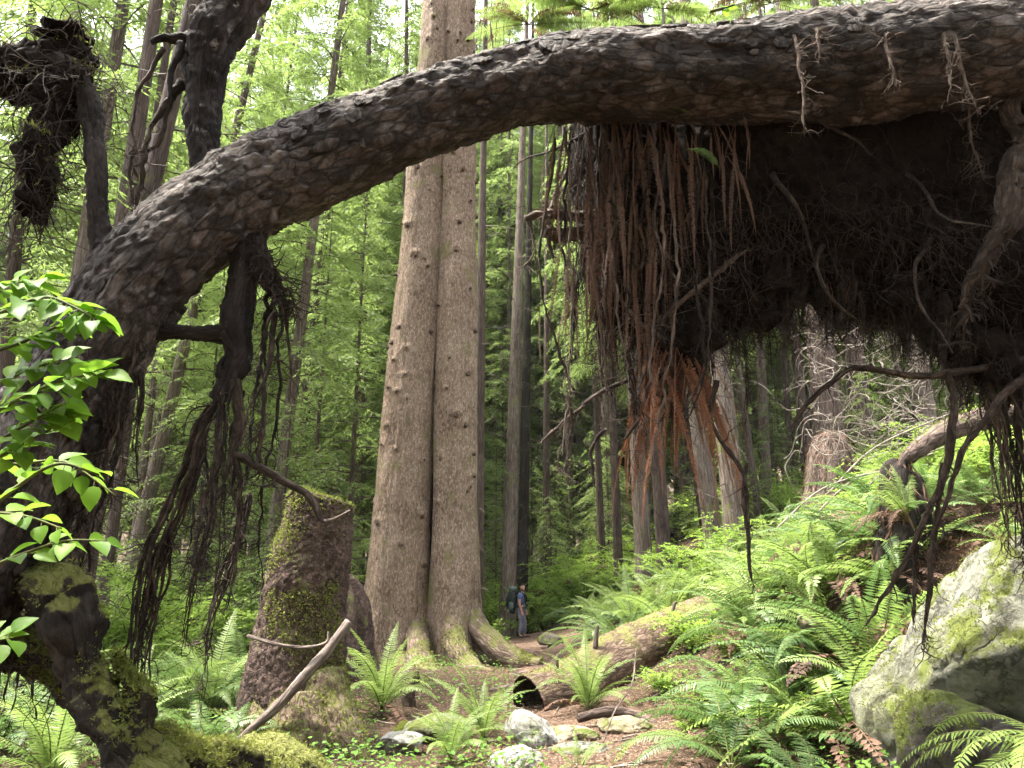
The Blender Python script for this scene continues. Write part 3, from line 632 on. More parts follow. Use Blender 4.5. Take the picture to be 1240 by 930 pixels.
# strands looped from knob at the upright limb
for k, sp in enumerate(([(200, 60, 6, 3.78), (165, 120, 4, 3.78), (158, 200, 4, 3.78), (162, 260, 3, 3.78)], [(205, 120, 9, 3.8), (180, 160, 7, 3.8), (172, 210, 7, 3.8), (165, 262, 6, 3.8)], [(205, 130, 5, 3.8), (190, 175, 5, 3.8), (160, 190, 4, 3.8), (168, 225, 3, 3.8)])): root(sp, 6, kids=14, seed=60 + k, wob=.02)
g = np.random.default_rng(17)
for k in range(26):
    x0, y0 = ((lambda u: (u, float(np.interp(u, [40, 90, 130, 165, 190], [650, 575, 490, 415, 375])) - 12))(g.uniform(50, 188)), (278 + g.normal(0, 8), 470 + g.normal(0, 8)), (332 + g.normal(0, 8), 362 + g.normal(0, 6)))[k % 3 if k % 4 else 0]; L = g.uniform(120, 380); dx = -g.uniform(.05, .3) * L; Yk = g.uniform(3.6, 4.2); w_ = g.uniform(2.5, 6)
    root([(x0, y0, w_, Yk), (x0 + dx * .3 + g.normal(0, 8), y0 + L * .35, w_ * .9, Yk), (x0 + dx * .7 + g.normal(0, 8), y0 + L * .7, w_ * .7, Yk), (x0 + dx, y0 + L, w_ * .4, Yk)], 6, ('root', 'rootdark')[k % 2], kids=int(14 + L * .1), seed=700 + k, wob=.035)
# ---------------------------------------------------------------- dark root mass
prof = np.array([(690, 150, 215), (712, 138, 270), (745, 128, 345), (785, 122, 395), (830, 118, 395), (880, 116, 362), (930, 116, 352), (1000, 125, 345), (1060, 122, 362), (1110, 120, 372), (1160, 118, 405), (1220, 116, 440), (1300, 114, 470), (1400, 110, 470)], float)
nu, nv = 150, 70; S = spline(prof, nu); th = np.linspace(0, 2 * PI, nv, endpoint=False)
G = np.zeros((nu, nv, 3))
for i in range(nu):
    px, t0, b0 = S[i]; ed = .35 + .65 * min(1, i / 12.); Yc = 5.15
    for j in range(nv):
        y = Yc - .62 * ed * math.copysign(abs(math.sin(th[j])) ** .8, math.sin(th[j])); py = (t0 + b0) / 2 - (b0 - t0) / 2 * math.copysign(abs(math.cos(th[j])) ** .7, math.cos(th[j])) * (1. if math.cos(th[j]) > 0 else 1.)
        G[i, j] = R(px, py, Yc); G[i, j, 1] = y
NG = G - G.mean(1, keepdims=True); NG /= np.maximum(np.linalg.norm(NG, axis=2, keepdims=True), 1e-6)
G = G + NG * (.16 * fbm(G * 2.2, 3) + .10 * fbm(G * 7, 3) + .03 * fbm(G * 22, 2))[..., None]
mb = MB(); mb.add(G, ring_grid(nu, nv)); 
for e in (0, nu - 1):
    c = mb.n; mb.add([G[e].mean(0)], np.zeros((0, 3), int)); j = np.arange(nv) + e * nv; mb.F.append(np.stack([j, np.roll(j, -1), np.full(nv, c)], -1)); mb.M.append(np.zeros(nv, int))
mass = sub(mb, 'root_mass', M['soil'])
gp = G.reshape(-1, 3); gn = NG.reshape(-1, 3); front = gn[:, 1] < .1; bot = gn[:, 2] < -.35
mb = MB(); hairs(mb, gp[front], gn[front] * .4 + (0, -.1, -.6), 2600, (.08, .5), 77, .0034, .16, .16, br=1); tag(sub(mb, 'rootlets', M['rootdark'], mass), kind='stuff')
mb = MB(); hairs(mb, gp[bot], np.tile((0, -.1, -1.), (bot.sum(), 1)), 1500, (.10, .60), 78, .0045, .16, .12, br=2); tag(sub(mb, 'fringe', M['root'], mass), kind='stuff')
mb = MB(); hairs(mb, gp[front], gn[front] * .4 + (0, -.1, -.6), 130, (.12, .5), 79, .0035, .12, .16, br=2); tag(sub(mb, 'pale_rootlets', M['root'], mass), kind='stuff')
g = np.random.default_rng(88)
for k in range(16):
    a = gp[front][int(g.integers(front.sum()))] + (0, -.05, 0); q = wander(a, (g.normal(0, 1), -.2, -.7), g.uniform(.4, 1.1), .05, .10, 900 + k, .05); b2 = MB(); rr = g.uniform(.009, .022)
    tube(b2, q, np.linspace(rr, rr * .25, len(q)), 8, 0, lambda tc, pos, th, s: .004 * fbm(pos * 25, 2)); hairs(b2, q, np.tile((0, -.3, -.5), (len(q), 1)), 14, (.06, .25), k, .003, .12, .2, br=1); sub(b2, 'hanging_root', M['root'])
mb = MB(); g = np.random.default_rng(93)
for k in range(12):
    x0 = 730 + 45 * k + g.normal(0, 12); yb = float(np.interp(x0, prof[:, 0], prof[:, 2])); q = ppm(5.0, 3.2); c_, n_ = clump(mb, R(x0, yb + g.uniform(-14, 14), 4.9 + g.uniform(-.2, .3)), (q * g.uniform(22, 40), q * 26, q * g.uniform(16, 34)), 60 + k, .8, fr=4.)
    m_ = n_[:, 2] < .3; b2 = MB(); hairs(b2, c_[m_], n_[m_] * .4 + (0, -.1, -.8), 70, (.08, .4), 940 + k, .0036, .16, .15, br=1); tag(sub(b2, 'fringe', M['rootdark'], mass), kind='stuff')
sub(mb, 'soil_rim', M['soil'], mass)
# long tapering tips of matted roots along the lower rim
g = np.random.default_rng(501)
for k in range(64):
    x0 = float(g.choice([g.uniform(690, 905), g.uniform(690, 905), g.uniform(905, 1060), g.uniform(1060, 1250)])); yb = float(np.interp(x0, prof[:, 0], prof[:, 2])); L = g.uniform(25, 110) * (1.3 if x0 < 880 else .8); Yk = g.uniform(4.7, 5.4); w_ = g.uniform(8, 22); sw = g.normal(0, 7)
    braid([(x0, yb - 40, w_ * 1.5, Yk), (x0 + sw * .3, yb + L * .2, w_ * 1.1, Yk), (x0 + sw, yb + L * .6, w_ * .6, Yk), (x0 + sw * 1.3, yb + L, w_ * .2, Yk)], int(8 + w_), 1.1, 600 + k, ('root', 'root', 'rootdark')[k % 3], kids=int(16 + L * .35), rr=.004)
# strands hanging among the dead fern curtain
g = np.random.default_rng(611)
for k in range(26):
    x0 = g.uniform(672, 860); y0 = 140 + g.uniform(0, 60); L = g.uniform(120, 420); Yk = g.uniform(4.3, 4.6)
    root([(x0, y0, 4, Yk), (x0 + g.normal(0, 10), y0 + L * .4, 3.6, Yk), (x0 + g.normal(0, 14), y0 + L * .75, 3, Yk), (x0 + g.normal(0, 18), y0 + L, 2, Yk)], 6, ('root', 'rootdark', 'rootpale')[k % 3], kids=int(12 + L * .08), seed=800 + k, wob=.03)
# separate larger hanging roots of the right end
for k, sp in enumerate((
    [(955, 20, 5, 4.02), (960, 40, 4.5, 3.94), (966, 70, 4, 3.90), (972, 120, 4, 3.9), (976, 163, 2.5, 3.9)], [(985, 16, 4, 4.02), (987, 28, 4, 3.95), (990, 45, 3.5, 3.9), (991, 78, 2, 3.9)], [(1066, 10, 4.5, 4.03), (1069, 26, 4.5, 3.95), (1072, 45, 4, 3.9), (1080, 80, 3.5, 3.88), (1084, 106, 2, 3.88)],
    [(1137, 4, 6, 4.04), (1140, 20, 5, 3.95), (1142, 50, 4, 3.9), (1150, 85, 3.5, 3.88), (1150, 125, 2.5, 3.88)], [(1138, 4, 7, 4.04), (1147, 24, 6, 3.95), (1160, 60, 5, 3.9), (1172, 100, 4, 3.88), (1186, 140, 3, 3.88)], [(1172, 115, 3.5, 4.3), (1178, 170, 3, 4.3), (1190, 215, 2, 4.3)])): root(sp, 7, 'rootpale', .004, kids=40, seed=100 + k, wob=.02)
root([(1262, 60, 24, 4.3), (1236, 90, 22, 4.25), (1228, 125, 20, 4.25), (1238, 165, 22, 4.25), (1226, 205, 30, 4.25), (1224, 250, 34, 4.25), (1208, 290, 24, 4.3), (1185, 330, 18, 4.4), (1172, 375, 14, 4.5), (1165, 420, 9, 4.6)], 18, 'root', .022, kids=60, seed=111, wob=.05, wf=3.5, steps=200)
root([(1260, 432, 10.6, 4.7), (1210, 442, 9.2, 4.7), (1150, 452, 8.6, 4.7), (1100, 455, 7.9, 4.7), (1045, 446, 7.3, 4.7), (1020, 452, 6.6, 4.7), (985, 482, 5.9, 4.75), (966, 505, 5.3, 4.75), (955, 535, 3.3, 4.75)], 9, 'root', .006, kids=14, seed=112)
root([(1148, 450, 7.9, 4.7), (1155, 480, 8.6, 4.7), (1152, 520, 10.6, 4.7), (1146, 570, 9.2, 4.7), (1120, 630, 6.6, 4.75), (1090, 690, 5.9, 4.85), (1062, 735, 5.3, 4.9), (1042, 765, 3.3, 4.9)], 10, 'root', .008, kids=18, seed=113)
root([(1250, 452, 11.9, 4.6), (1215, 478, 9.2, 4.6), (1192, 510, 7.9, 4.6), (1166, 545, 7.3, 4.6), (1150, 600, 5.9, 4.65), (1125, 660, 4.6, 4.7)], 9, 'root', .006, kids=14, seed=114)
root([(1140, 560, 5.3, 4.72), (1135, 620, 6.6, 4.75), (1128, 680, 7.9, 4.8), (1122, 750, 4.6, 4.85), (1115, 785, 2.6, 4.85)], 8, 'root', .008, kids=40, seed=115)
root([(1110, 660, 6, 4.8), (1108, 700, 5, 4.85), (1105, 760, 4, 4.85)], 6, 'root', kids=12, seed=116)
braid([(1225, 400, 56, 4.9), (1222, 470, 50, 4.9), (1225, 540, 44, 4.9), (1232, 610, 44, 4.95), (1240, 690, 30, 5.0)], 26, 1.1, 117, kids=120, rr=.010)
braid([(1190, 440, 26, 4.85), (1205, 520, 24, 4.85), (1215, 600, 20, 4.9), (1222, 670, 12, 4.95)], 12, 1.1, 118, 'rootpale', kids=60, rr=.007)
for k, (x0, y0, x1, y1, w) in enumerate(((885, 380, 878, 470, 14), (900, 400, 902, 530, 5), (735, 400, 742, 560, 12), (760, 430, 770, 560, 8), (722, 380, 730, 520, 7), (1078, 370, 1082, 440, 9), (1098, 370, 1100, 430, 8), (815, 430, 812, 540, 8), (860, 420, 856, 520, 8), (1130, 390, 1125, 450, 5), (940, 350, 945, 400, 6), (1000, 345, 1008, 420, 5), (1040, 355, 1045, 420, 6), (1150, 400, 1160, 470, 10), (1175, 420, 1170, 520, 8))):
    braid([(x0, y0, w, 4.8), ((x0 + x1) / 2 + 3, (y0 + y1) / 2, w, 4.8), (x1, y1, w * .6, 4.8)], 6, 1.1, 120 + k, kids=30, rr=.0045)
root([(868, 460, 7, 4.6), (860, 510, 6, 4.6), (882, 545, 6, 4.6), (902, 580, 6, 4.6), (906, 640, 5, 4.6), (908, 690, 4, 4.6), (914, 715, 3, 4.6)], 7, 'root', kids=16, seed=140)
root([(905, 560, 4, 4.6), (900, 600, 5, 4.6), (903, 650, 3, 4.6)], 6, 'root', kids=8, seed=141)
for k, sp in enumerate(([(636, 265, 8, 4.6), (662, 258, 12, 4.6), (700, 262, 14, 4.65), (740, 258, 12, 4.8)], [(660, 282, 16, 4.6), (690, 285, 18, 4.65), (730, 275, 14, 4.8)], [(688, 200, 4, 4.6), (668, 250, 6, 4.6), (664, 285, 6, 4.6), (672, 320, 5, 4.6)], [(640, 268, 4, 4.6), (648, 300, 3, 4.6), (630, 330, 2, 4.6)], [(800, 385, 6, 4.5), (850, 345, 7, 4.5), (880, 320, 6, 4.55), (905, 300, 5, 4.6)], [(740, 300, 4, 4.45), (750, 360, 5, 4.45), (790, 400, 5, 4.45), (805, 380, 4, 4.5)], [(760, 460, 6, 4.7), (720, 480, 5, 4.7), (690, 505, 4, 4.7), (650, 540, 3, 4.7)], [(735, 520, 5, 4.7), (715, 545, 4, 4.7), (720, 590, 3, 4.7)], [(760, 470, 5, 4.7), (775, 500, 5, 4.7), (752, 540, 4, 4.7)])):
    root(sp, 8, 'rootpale' if k < 6 else 'root', .006, kids=18, seed=150 + k, wob=.02)
# ================================================================ ferns living on the log, dead fronds hanging from the roots
def dead_fern(px, py, Y, n, s, label, group, mats=None, spread=.25, lean=0.):
    t = thing('dead_fern', R(px, py, Y), label, 'dead fern', group)
    for k in range(n):
        link('frond', HANG[int(rng.integers(len(HANG)))] if mats is None else HANGR[int(rng.integers(len(HANGR)))], t, (rng.normal(0, spread), rng.normal(0, spread * .4), rng.normal(0, .05)), rot=(rng.normal(0, .05), rng.normal(lean, .06), rng.uniform(0, 6.28)), scale=s * rng.uniform(.6, 1.15))
    return t
HANG, HANGR = [], []
for lst, mt, n0 in ((HANG, 'ferndead', 5), (HANGR, 'rust', 3)):
    for k in range(n0):
        mb = MB(); frond(mb, 1., -66 - 6 * k, -96 + 3 * k, np.random.default_rng(380 + k + n0), ragged=.10, pairs=64, w=.026, roll=.6 * k, curl=1.2 - .5 * k)
        # curled shrivelled pinnae
        lst.append(mb.mesh('hanging_frond', [M[mt], M[mt]], smooth=False))
gd = 'shrivelled fern bunches hanging on the left side of the root mass'
for px, py, n, s in ((700, 150, 9, .95), (730, 148, 12, 1.1), (757, 150, 12, 1.25), (785, 150, 12, 1.2), (812, 160, 10, .95), (720, 240, 10, .9), (770, 250, 12, 1.0), (800, 270, 10, .8), (700, 300, 8, .7), (745, 330, 10, .7)):
    dead_fern(px, py, 4.42, n, s, 'shrivelled brown fern bunch in the curtain hanging below the arched log', gd, spread=.10)
dead_fern(862, 150, 4.3, 16, .42, 'small fan of dead brown fern directly under the log, right of the hanging curtain', None, spread=.12)
dead_fern(862, 190, 4.3, 6, .62, 'dead fern with a single dull green frond dangling before the black soil', None, spread=.06)
for px, py, n, s, lb in ((798, 425, 18, 1.0, 'rust red dead fern column in front of the slim trunks, left half'), (830, 420, 22, 1.08, 'rust red dead fern column hanging lowest, right half'), (1020, 352, 2, .22, 'single rust red frond hanging alone below the black root mass')):
    dead_fern(px, py, 4.75, n, s, lb, None, 1, spread=.06, lean=-.10)
dead_fern(700, 350, 4.5, 9, .5, 'dead fern tuft with yellowing tips at the left corner of the root mass', None, spread=.10)
FRH = []
for k in range(4):
    mb = MB(); frond(mb, 1., (14, 6, 22, 0)[k], (-30, -16, -48, -24)[k], np.random.default_rng(420 + k), roll=(.7, -.7, .5, -.6)[k], curl=(.3, -.3, .5, -.5)[k], pairs=30, fine=True, w=.12); FRH.append(mb.mesh('draped_frond', [M['fern'], M['stalk']], smooth=False))
def log_fern(px, py, Y, n, s, nd_, label):
    t = thing('sword_fern', R(px, py, Y), label, 'fern')
    for k in range(n + nd_): link('frond' if k < n else 'dead_frond', FRH[k % 4] if k < n else FRD[k % 3], t, rot=(0, rng.normal(0, .12), (0 if k % 2 else PI) + rng.normal(-.25 if k % 2 else .25, .45)), scale=s * rng.uniform(.7, 1.1))
log_fern(640, 30, 4.45, 8, .46, 8, 'dark half withered fern on the log just right of the twin trunk')
log_fern(715, 12, 4.5, 13, .60, 3, 'bright green fern at the top edge of the picture, on the middle of the log')
log_fern(800, 10, 4.5, 8, .55, 5, 'fern with browned fronds on the log left of the yellow green leaves')
log_fern(935, 4, 4.5, 6, .55, 10, 'brown and green fern tuft on the log at its highest part')
dead_fern(600, 28, 4.1, 9, .26, 'curled dead fern on the log just right of the twin trunk', None, spread=.05)
t = big_fern(R(838, 140, 4.15), 2, .30, 'short teal green fern sticking out under the log', None, FRK, 0, azr=(2.6, 3.4))
t = big_fern(R(872, 205, 4.1), 2, .28, 'dark green fern frond drooping in front of the root mass', None, FRK, 0, azr=(3.3, 4.0))
# ================================================================ TWIN SPRUCE
tw = thing('twin_spruce', gpt(520, 18.5), 'huge twin trunk spruce with fine pinkish scaly bark rising behind the arch', 'tree')
TB = np.array(tw.location)
def spruce_trunk(spec, seed, Y, nk, x_inner, sgn):
    g = np.random.default_rng(seed)
    P, r = pix_tube(spec, 420); n = 150; kn = []
    ln = np.linalg.norm(np.diff(P, axis=0), axis=1).sum()
    for k in range(nk): kn.append((g.uniform(.05, .98) * ln, g.uniform(0, 2 * PI), g.uniform(.035, .085)))
    def disp(tc, pos, th, s):
        q = np.stack([np.cos(th) * 9, np.sin(th) * 9, s * 1.2 + seed], -1)
        d = .025 * fbm(q, 3) + .012 * fbm(np.stack([np.cos(th) * 30, np.sin(th) * 30, s * 9], -1), 2) + .05 * fbm(np.stack([np.cos(th) * 1.3, np.sin(th) * 1.3, s * .35 + seed], -1), 2)
        fl = np.exp(-s / 1.0); d = d + fl * (.12 * np.sin(3 * th + seed) + .07 * np.sin(7 * th + 2 * seed))
        for ks, kt, kr in kn:
            dt = np.abs((th - kt + PI) % (2 * PI) - PI) * r.mean(); dd = np.hypot(s - ks, dt)
            d = d + .05 * np.exp(-(np.hypot((s - ks) - kr * .9, dt * .6) / (kr * 1.1)) ** 2) - .07 * np.exp(-(np.hypot((s - ks) * 1.3, dt * .8) / (kr * .9)) ** 2)
        return d
    mb = MB(); V, D = tube(mb, P, r, n, 0, disp)
    tr = mb.obj('trunk', M['spruce'], tw, tuple(-TB))
    T_, N_, B_ = frames(P); ss = np.concatenate([[0], np.cumsum(np.linalg.norm(np.diff(P, axis=0), axis=1))])
    for ks, kt, kr in kn:
        i = int(np.searchsorted(ss, ks)); i = min(i, 419); d = N_[i] * math.cos(kt) + B_[i] * math.sin(kt)
        if d[1] > .35: continue
        k2 = MB(); a = P[i] + d * (r[i] - .02); L = g.uniform(.05, .11)
        tube(k2, [a, a + d * L * .6 + (0, 0, -.01), a + d * L + (0, 0, -.035)], [kr * .6, kr * .5, kr * .12], 7, 0, lambda tc, pos, th, s: .02 * fbm(pos * 22, 2)); link('knot', k2.mesh('knot', M['stump']), tr)
    return P, r
Y1 = 18.6
spruce_trunk([(474, 815, 112, Y1), (477, 775, 88, Y1), (481, 720, 78, Y1), (488, 600, 70, Y1), (496, 480, 62, Y1), (504, 380, 57, Y1), (513, 280, 53, Y1), (519, 180, 49, Y1), (528, 80, 43, Y1), (534, -20, 40, Y1), (545, -160, 36, Y1), (560, -420, 26, Y1)], 1, Y1, 130, 0, 1)
spruce_trunk([(552, 815, 90, Y1 - .1), (550, 775, 76, Y1 - .1), (550, 720, 66, Y1 - .1), (551, 600, 53, Y1 - .1), (552, 480, 50, Y1 - .1), (553, 380, 48, Y1 - .1), (554, 280, 45, Y1 - .1), (556, 180, 42, Y1 - .1), (557, 80, 38, Y1 - .1), (558, -20, 36, Y1 - .1), (566, -160, 32, Y1 - .1), (580, -420, 24, Y1 - .1)], 4, Y1 - .1, 120, 0, -1)
P, r = pix_tube([(522, 830, 30, Y1 + .25), (524, 700, 22, Y1 + .25), (528, 560, 16, Y1 + .2), (532, 420, 12, Y1 + .15), (537, 260, 8, Y1 + .1)], 80); mb = MB(); tube(mb, P, r, 16, 0, lambda tc, pos, th, s: .02 * fbm(pos * 3, 2)); mb.obj('seam_shade', M['dark'], tw, tuple(-TB))  # dark core strip added between the trunks as the shade of their groove
def groot(spec, n=14, mat='flare', parent=tw, base=TB, name='root', rough=.05, amp=1.):
    P, r = pix_tube(spec, 50); mb = MB(); tube(mb, P, r, n, 0, lambda tc, pos, th, s: rough * fbm(pos * 3, 3) + .03 * fbm(pos * 11, 2)); return mb.obj(name, M[mat], parent, tuple(-base))
groot([(558, 690, 16, 18.6), (574, 750, 26, 18.15), (600, 784, 30, 17.7), (630, 801, 24, 17.4), (655, 806, 16, 17.2)], 22)
groot([(548, 700, 16, 18.6), (551, 775, 28, 17.7), (572, 814, 28, 17.0), (598, 826, 22, 16.6)], 22)
groot([(474, 730, 14, 18.8), (462, 790, 26, 18.3), (440, 818, 28, 17.6), (415, 830, 22, 17.3)], 22)
groot([(503, 725, 16, 18.6), (506, 792, 30, 17.6), (520, 824, 34, 16.6), (556, 846, 30, 15.4), (590, 858, 18, 14.6)], 22)
groot([(488, 750, 12, 18.6), (490, 800, 28, 17.9), (480, 840, 26, 16.6)], 18)
# thick moss on the flaring roots
def moss_tuft_obj(pts, nrm, n, name, parent, base, L=(.02, .05), seed=0, mat='moss', W=.35):
    g = np.random.default_rng(seed); i = g.integers(len(pts), size=n); q = pts[i] + nrm[i] * .004 + g.normal(0, .012, (n, 3)); l = g.uniform(L[0], L[1], n)
    mb = MB(); leaves(mb, q - nrm[i] * .01, nrm[i] * .7 + g.normal(0, .6, (n, 3)), g.normal(0, 1, (n, 3)), l, l * W, 0)
    return tag(mb.obj(name, M[mat], parent, tuple(-np.array(base)), smooth=False), kind='stuff')
def vn(o):
    me = o.data; n = len(me.vertices); a = np.empty(n * 3, np.float32); me.vertices.foreach_get('co', a); b = np.empty(n * 3, np.float32); me.vertices.foreach_get('normal', b)
    return a.reshape(-1, 3).astype(float), b.reshape(-1, 3).astype(float)
pts, nr = [], []
for o in [c for c in tw.children if c.name.startswith('root')]:
    a, b = vn(o); k = (b[:, 2] > .1) & (fbm(a * 1.6, 3) > .12); pts.append(a[k]); nr.append(b[k])
moss_tuft_obj(np.concatenate(pts), np.concatenate(nr), 2600, 'moss', tw, TB, (.03, .09), 3)

# ================================================================ MOSSY STUMP
st = thing('stump', gpt(360, 9.6), 'tall leaning broken stump with purple brown bark and moss patches, left of twin trunk', 'stump')
SB = np.array(st.location)
P, r = pix_tube([(356, 935, 170, 9.5), (357, 890, 134, 9.5), (357, 840, 120, 9.5), (364, 770, 106, 9.5), (374, 700, 94, 9.5), (382, 650, 86, 9.5), (389, 612, 78, 9.5), (391, 603, 72, 9.5), (392, 600, 40, 9.5)], 240); mb = MB()
def sd(tc, pos, th, s):
    d1, d2, rr = voro(tc * np.array((22, 22, 14))); return .05 * fbm(pos * 2.5, 3) + .020 * (sstep(0, .3, d2 - d1) * (rr * .8 + .4)) + .16 * np.exp(-s / .5) * np.sin(4 * th + 1.) + .012 * fbm(pos * 30, 2)
tube(mb, P, r, 150, 0, sd); body = mb.obj('trunk', M['stump'], st, tuple(-SB))
a, b = vn(body)
for cx, cy, rad, n, sdv in ((370, 745, .42, 9000, 1), (330, 660, .30, 2600, 2), (392, 605, .40, 2600, 3), (395, 860, .55, 6000, 5), (345, 625, .30, 2400, 6), (385, 800, .30, 2500, 8)):
    c = R(cx, cy, 9.15); d = np.linalg.norm(a - c, axis=1) + .22 * fbm(a * 5, 3); k = (d < rad) & (b[:, 1] < .4)
    if k.sum() > 5: moss_tuft_obj(a[k], b[k], n // 3, 'moss', st, SB, (.015, .055), sdv)
for sp in ([(390, 820, 50, 9.2), (402, 870, 56, 9.0), (420, 910, 50, 8.8), (440, 940, 30, 8.6)], [(330, 840, 40, 9.3), (318, 880, 50, 9.1), (300, 905, 40, 9.0), (280, 925, 20, 8.9)], [(365, 850, 60, 9.0), (365, 900, 80, 8.8), (350, 945, 60, 8.5)]):
    o = groot(sp, 26, 'flare', st, SB, 'root', .06); a, b = vn(o); k = b[:, 2] > -.1; moss_tuft_obj(a[k], b[k], 2200, 'moss', o, (0, 0, 0), (.015, .05), 9)
# the other broken, dark stump squeezed between stump and spruce
s2 = thing('broken_stump', gpt(425, 14), 'dark splintered stump half hidden between mossy stump and twin trunk', 'stump'); B2 = np.array(s2.location)
P, r = pix_tube([(425, 830, 70, 14), (424, 780, 52, 14), (424, 735, 40, 14), (420, 712, 26, 14), (414, 696, 5, 14)], 60); mb = MB(); tube(mb, P, r, 40, 0, lambda tc, pos, th, s: .05 * np.sin(6 * th) + .16 * fbm(np.stack([np.cos(th) * 4, np.sin(th) * 4, s], -1), 3)); mb.obj('trunk', M['stump'], s2, tuple(-B2))
# broken reddish stake at the foot of the spruce
def tube_thing(name, spec, n, mat, label, cat, rough=.02, group=None, extra=None, rings=60, sc=None):
    P, r = pix_tube(spec, rings); b = P[0].copy(); mb = MB()
    tube(mb, P - b, r, n, 0, lambda tc, pos, th, s: rough * fbm(pos * 5 + 3, 3) + rough * .5 * fbm(pos * 17, 2))
    o = mb.obj(name, M[mat], None, tuple(b)); return tag(o, label, cat, group), P, r
tube_thing('broken_stake', [(494, 866, 20, 12.0), (496, 838, 17, 12.0), (502, 822, 12, 12.0), (504, 812, 3, 12.0)], 10, 'stump', 'short broken reddish stub beside the fern at the foot of the twin trunk', 'stub', .03)
tube_thing('dead_pole', [(283, 905, 10, 8.4), (310, 878, 12, 8.45), (340, 851, 13, 8.5), (375, 812, 12, 8.6), (400, 783, 12, 8.7), (423, 753, 12, 8.8)], 14, 'wood', 'bare grey pole leaning across the front of the mossy stump', 'stick', .012)
tube_thing('bare_twig', [(300, 770, 4, 8.9), (335, 780, 5, 8.7), (370, 784, 5, 8.6), (395, 778, 4, 8.6), (398, 765, 3, 8.6)], 6, 'wood', 'thin curved pale twig caught on the bare grey pole', 'twig', .008)
tube_thing('bare_twig', [(388, 632, 3, 9.0), (405, 628, 4, 9.0), (424, 618, 3, 9.0)], 6, 'wood', 'short pale twig at the top of the mossy stump', 'twig', .006)
# ================================================================ MOSSY LIMBS lower left
def mossy_limb(spec, label, n=40, mossn=2600, seed=1, mat='mossy', rings=160, name='mossy_limb', extra=()):
    b = R(*spec[0][:2], spec[0][3]); t = thing(name, b, label, 'limb'); mb = MB()
    for sp in (spec,) + tuple(extra):
        P, r = pix_tube(sp, rings); tube(mb, P, r, n, 0, bark_disp(20, 2, .016, .075, 4., .01))
    o = mb.obj('wood', M[mat], t, tuple(-b)); a, q = vn(o); k = (q[:, 2] + .8 * fbm((a) * 6, 3) > .25)
    moss_tuft_obj(a[k], q[k], mossn, 'moss', t, b, (.008, .028), seed); 
    mb = MB(); k = q[:, 2] < .2; hairs(mb, a[k], q[k] + (0, 0, -.5), 60, (.05, .25), seed, .004, .12, .2); tag(mb.obj('rootlets', M['root'], t, tuple(-b)), kind='stuff')
    return t
mossy_limb([(10, 708, 50, 4.0), (55, 708, 54, 3.7), (86, 738, 54, 3.6), (100, 800, 46, 3.6), (130, 862, 54, 3.6), (165, 915, 68, 3.6), (190, 965, 90, 3.65), (215, 1090, 100, 3.8)], 'thick dark elbow shaped limb with a moss cap, lower left corner', mossn=15000, extra=([(95, 815, 40, 3.65), (60, 790, 42, 3.75), (20, 772, 46, 3.85), (-40, 765, 50, 3.95)], [(120, 850, 40, 3.65), (70, 825, 34, 3.75), (20, 800, 34, 3.85), (-40, 790, 34, 3.9)], [(150, 900, 60, 3.6), (168, 850, 40, 3.62), (150, 815, 22, 3.62), (140, 790, 8, 3.6)]))
mossy_limb([(165, 900, 60, 3.75), (215, 915, 56, 3.9), (262, 932, 50, 4.1), (330, 955, 44, 4.4), (420, 985, 30, 4.8)], 'low moss covered log running right from the elbow shaped limb', mossn=10000, seed=4)
mossy_limb([(260, 930, 34, 7.4), (300, 915, 42, 7.4), (350, 925, 46, 7.3), (400, 950, 30, 7.2)], 'mossy root hump on the ground below the leaning stump', mossn=5000, seed=6)
# ================================================================ FALLEN LOGS on the ground
def log_thing(spec, label, n=44, mat='log', mossn=3500, seed=1, branches=()):
    b = R(*spec[0][:2], spec[0][3]); t = thing('fallen_log', b, label, 'log'); P, r = pix_tube(spec, 140); mb = MB()
    tube(mb, P, r, n, 0, lambda tc, pos, th, s: .03 * fbm(pos * 3, 3) + .02 * fbm(pos * 12, 2), cap=False); o = mb.obj('trunk', M[mat], t, tuple(-b))
    T_, N_, B_ = frames(P); mb = MB(); th = np.linspace(0, 2 * PI, 20, endpoint=False); rr = r[0] * .92
    E = np.array([P[0] - T_[0] * .012 + (N_[0] * math.cos(x) + B_[0] * math.sin(x)) * rr * q for q in (1.03, .84, .5) for x in th]); E[20:40] += T_[0] * .25; E[40:] += T_[0] * .5
    mb.add(E, ring_grid(3, 20)); mb.add([E[40:].mean(0)], np.zeros((0, 3), int)); mb.F.append(np.stack([40 + np.arange(20), 40 + (np.arange(20) + 1) % 20, np.full(20, 60)], -1)); mb.M.append(np.zeros(20, int)); mb.obj('cut_end', M['cut'], t, tuple(-b))
    a, q = vn(o); k = (q[:, 2] + .7 * fbm(a * 3, 3) > .55); moss_tuft_obj(a[k], q[k], mossn, 'moss', t, b, (.015, .05), seed)
    for sp in branches:
        p2, r2 = pix_tube(sp, 14); mb = MB(); tube(mb, p2, r2, 8, 0, lambda tc, pos, th, s: .01 * fbm(pos * 20, 2)); mb.obj('branch_stub', M['wood'], t, tuple(-b))
    return t
log_thing([(640, 853, 68, 11.6), (690, 837, 70, 12.0), (740, 806, 70, 12.6), (790, 780, 66, 13.3), (838, 758, 58, 14.0), (900, 728, 54, 15.0)], 'mossy fallen log with a black hollow end lying beside the trail', branches=([(721, 785, 7, 12.2), (722, 770, 6, 12.2), (724, 757, 4, 12.2)], [(674, 822, 6, 11.7), (674, 805, 5, 11.7), (676, 792, 3, 11.7)], [(812, 748, 6, 13.4), (815, 738, 5, 13.4), (818, 728, 3, 13.4)]))
log_thing([(640, 724, 14, 31), (670, 716, 14, 31.5), (700, 704, 13, 32), (730, 690, 12, 33), (745, 686, 12, 34)], 'slim mossy log slanting up from behind the hiker', 20, mossn=600, seed=2)
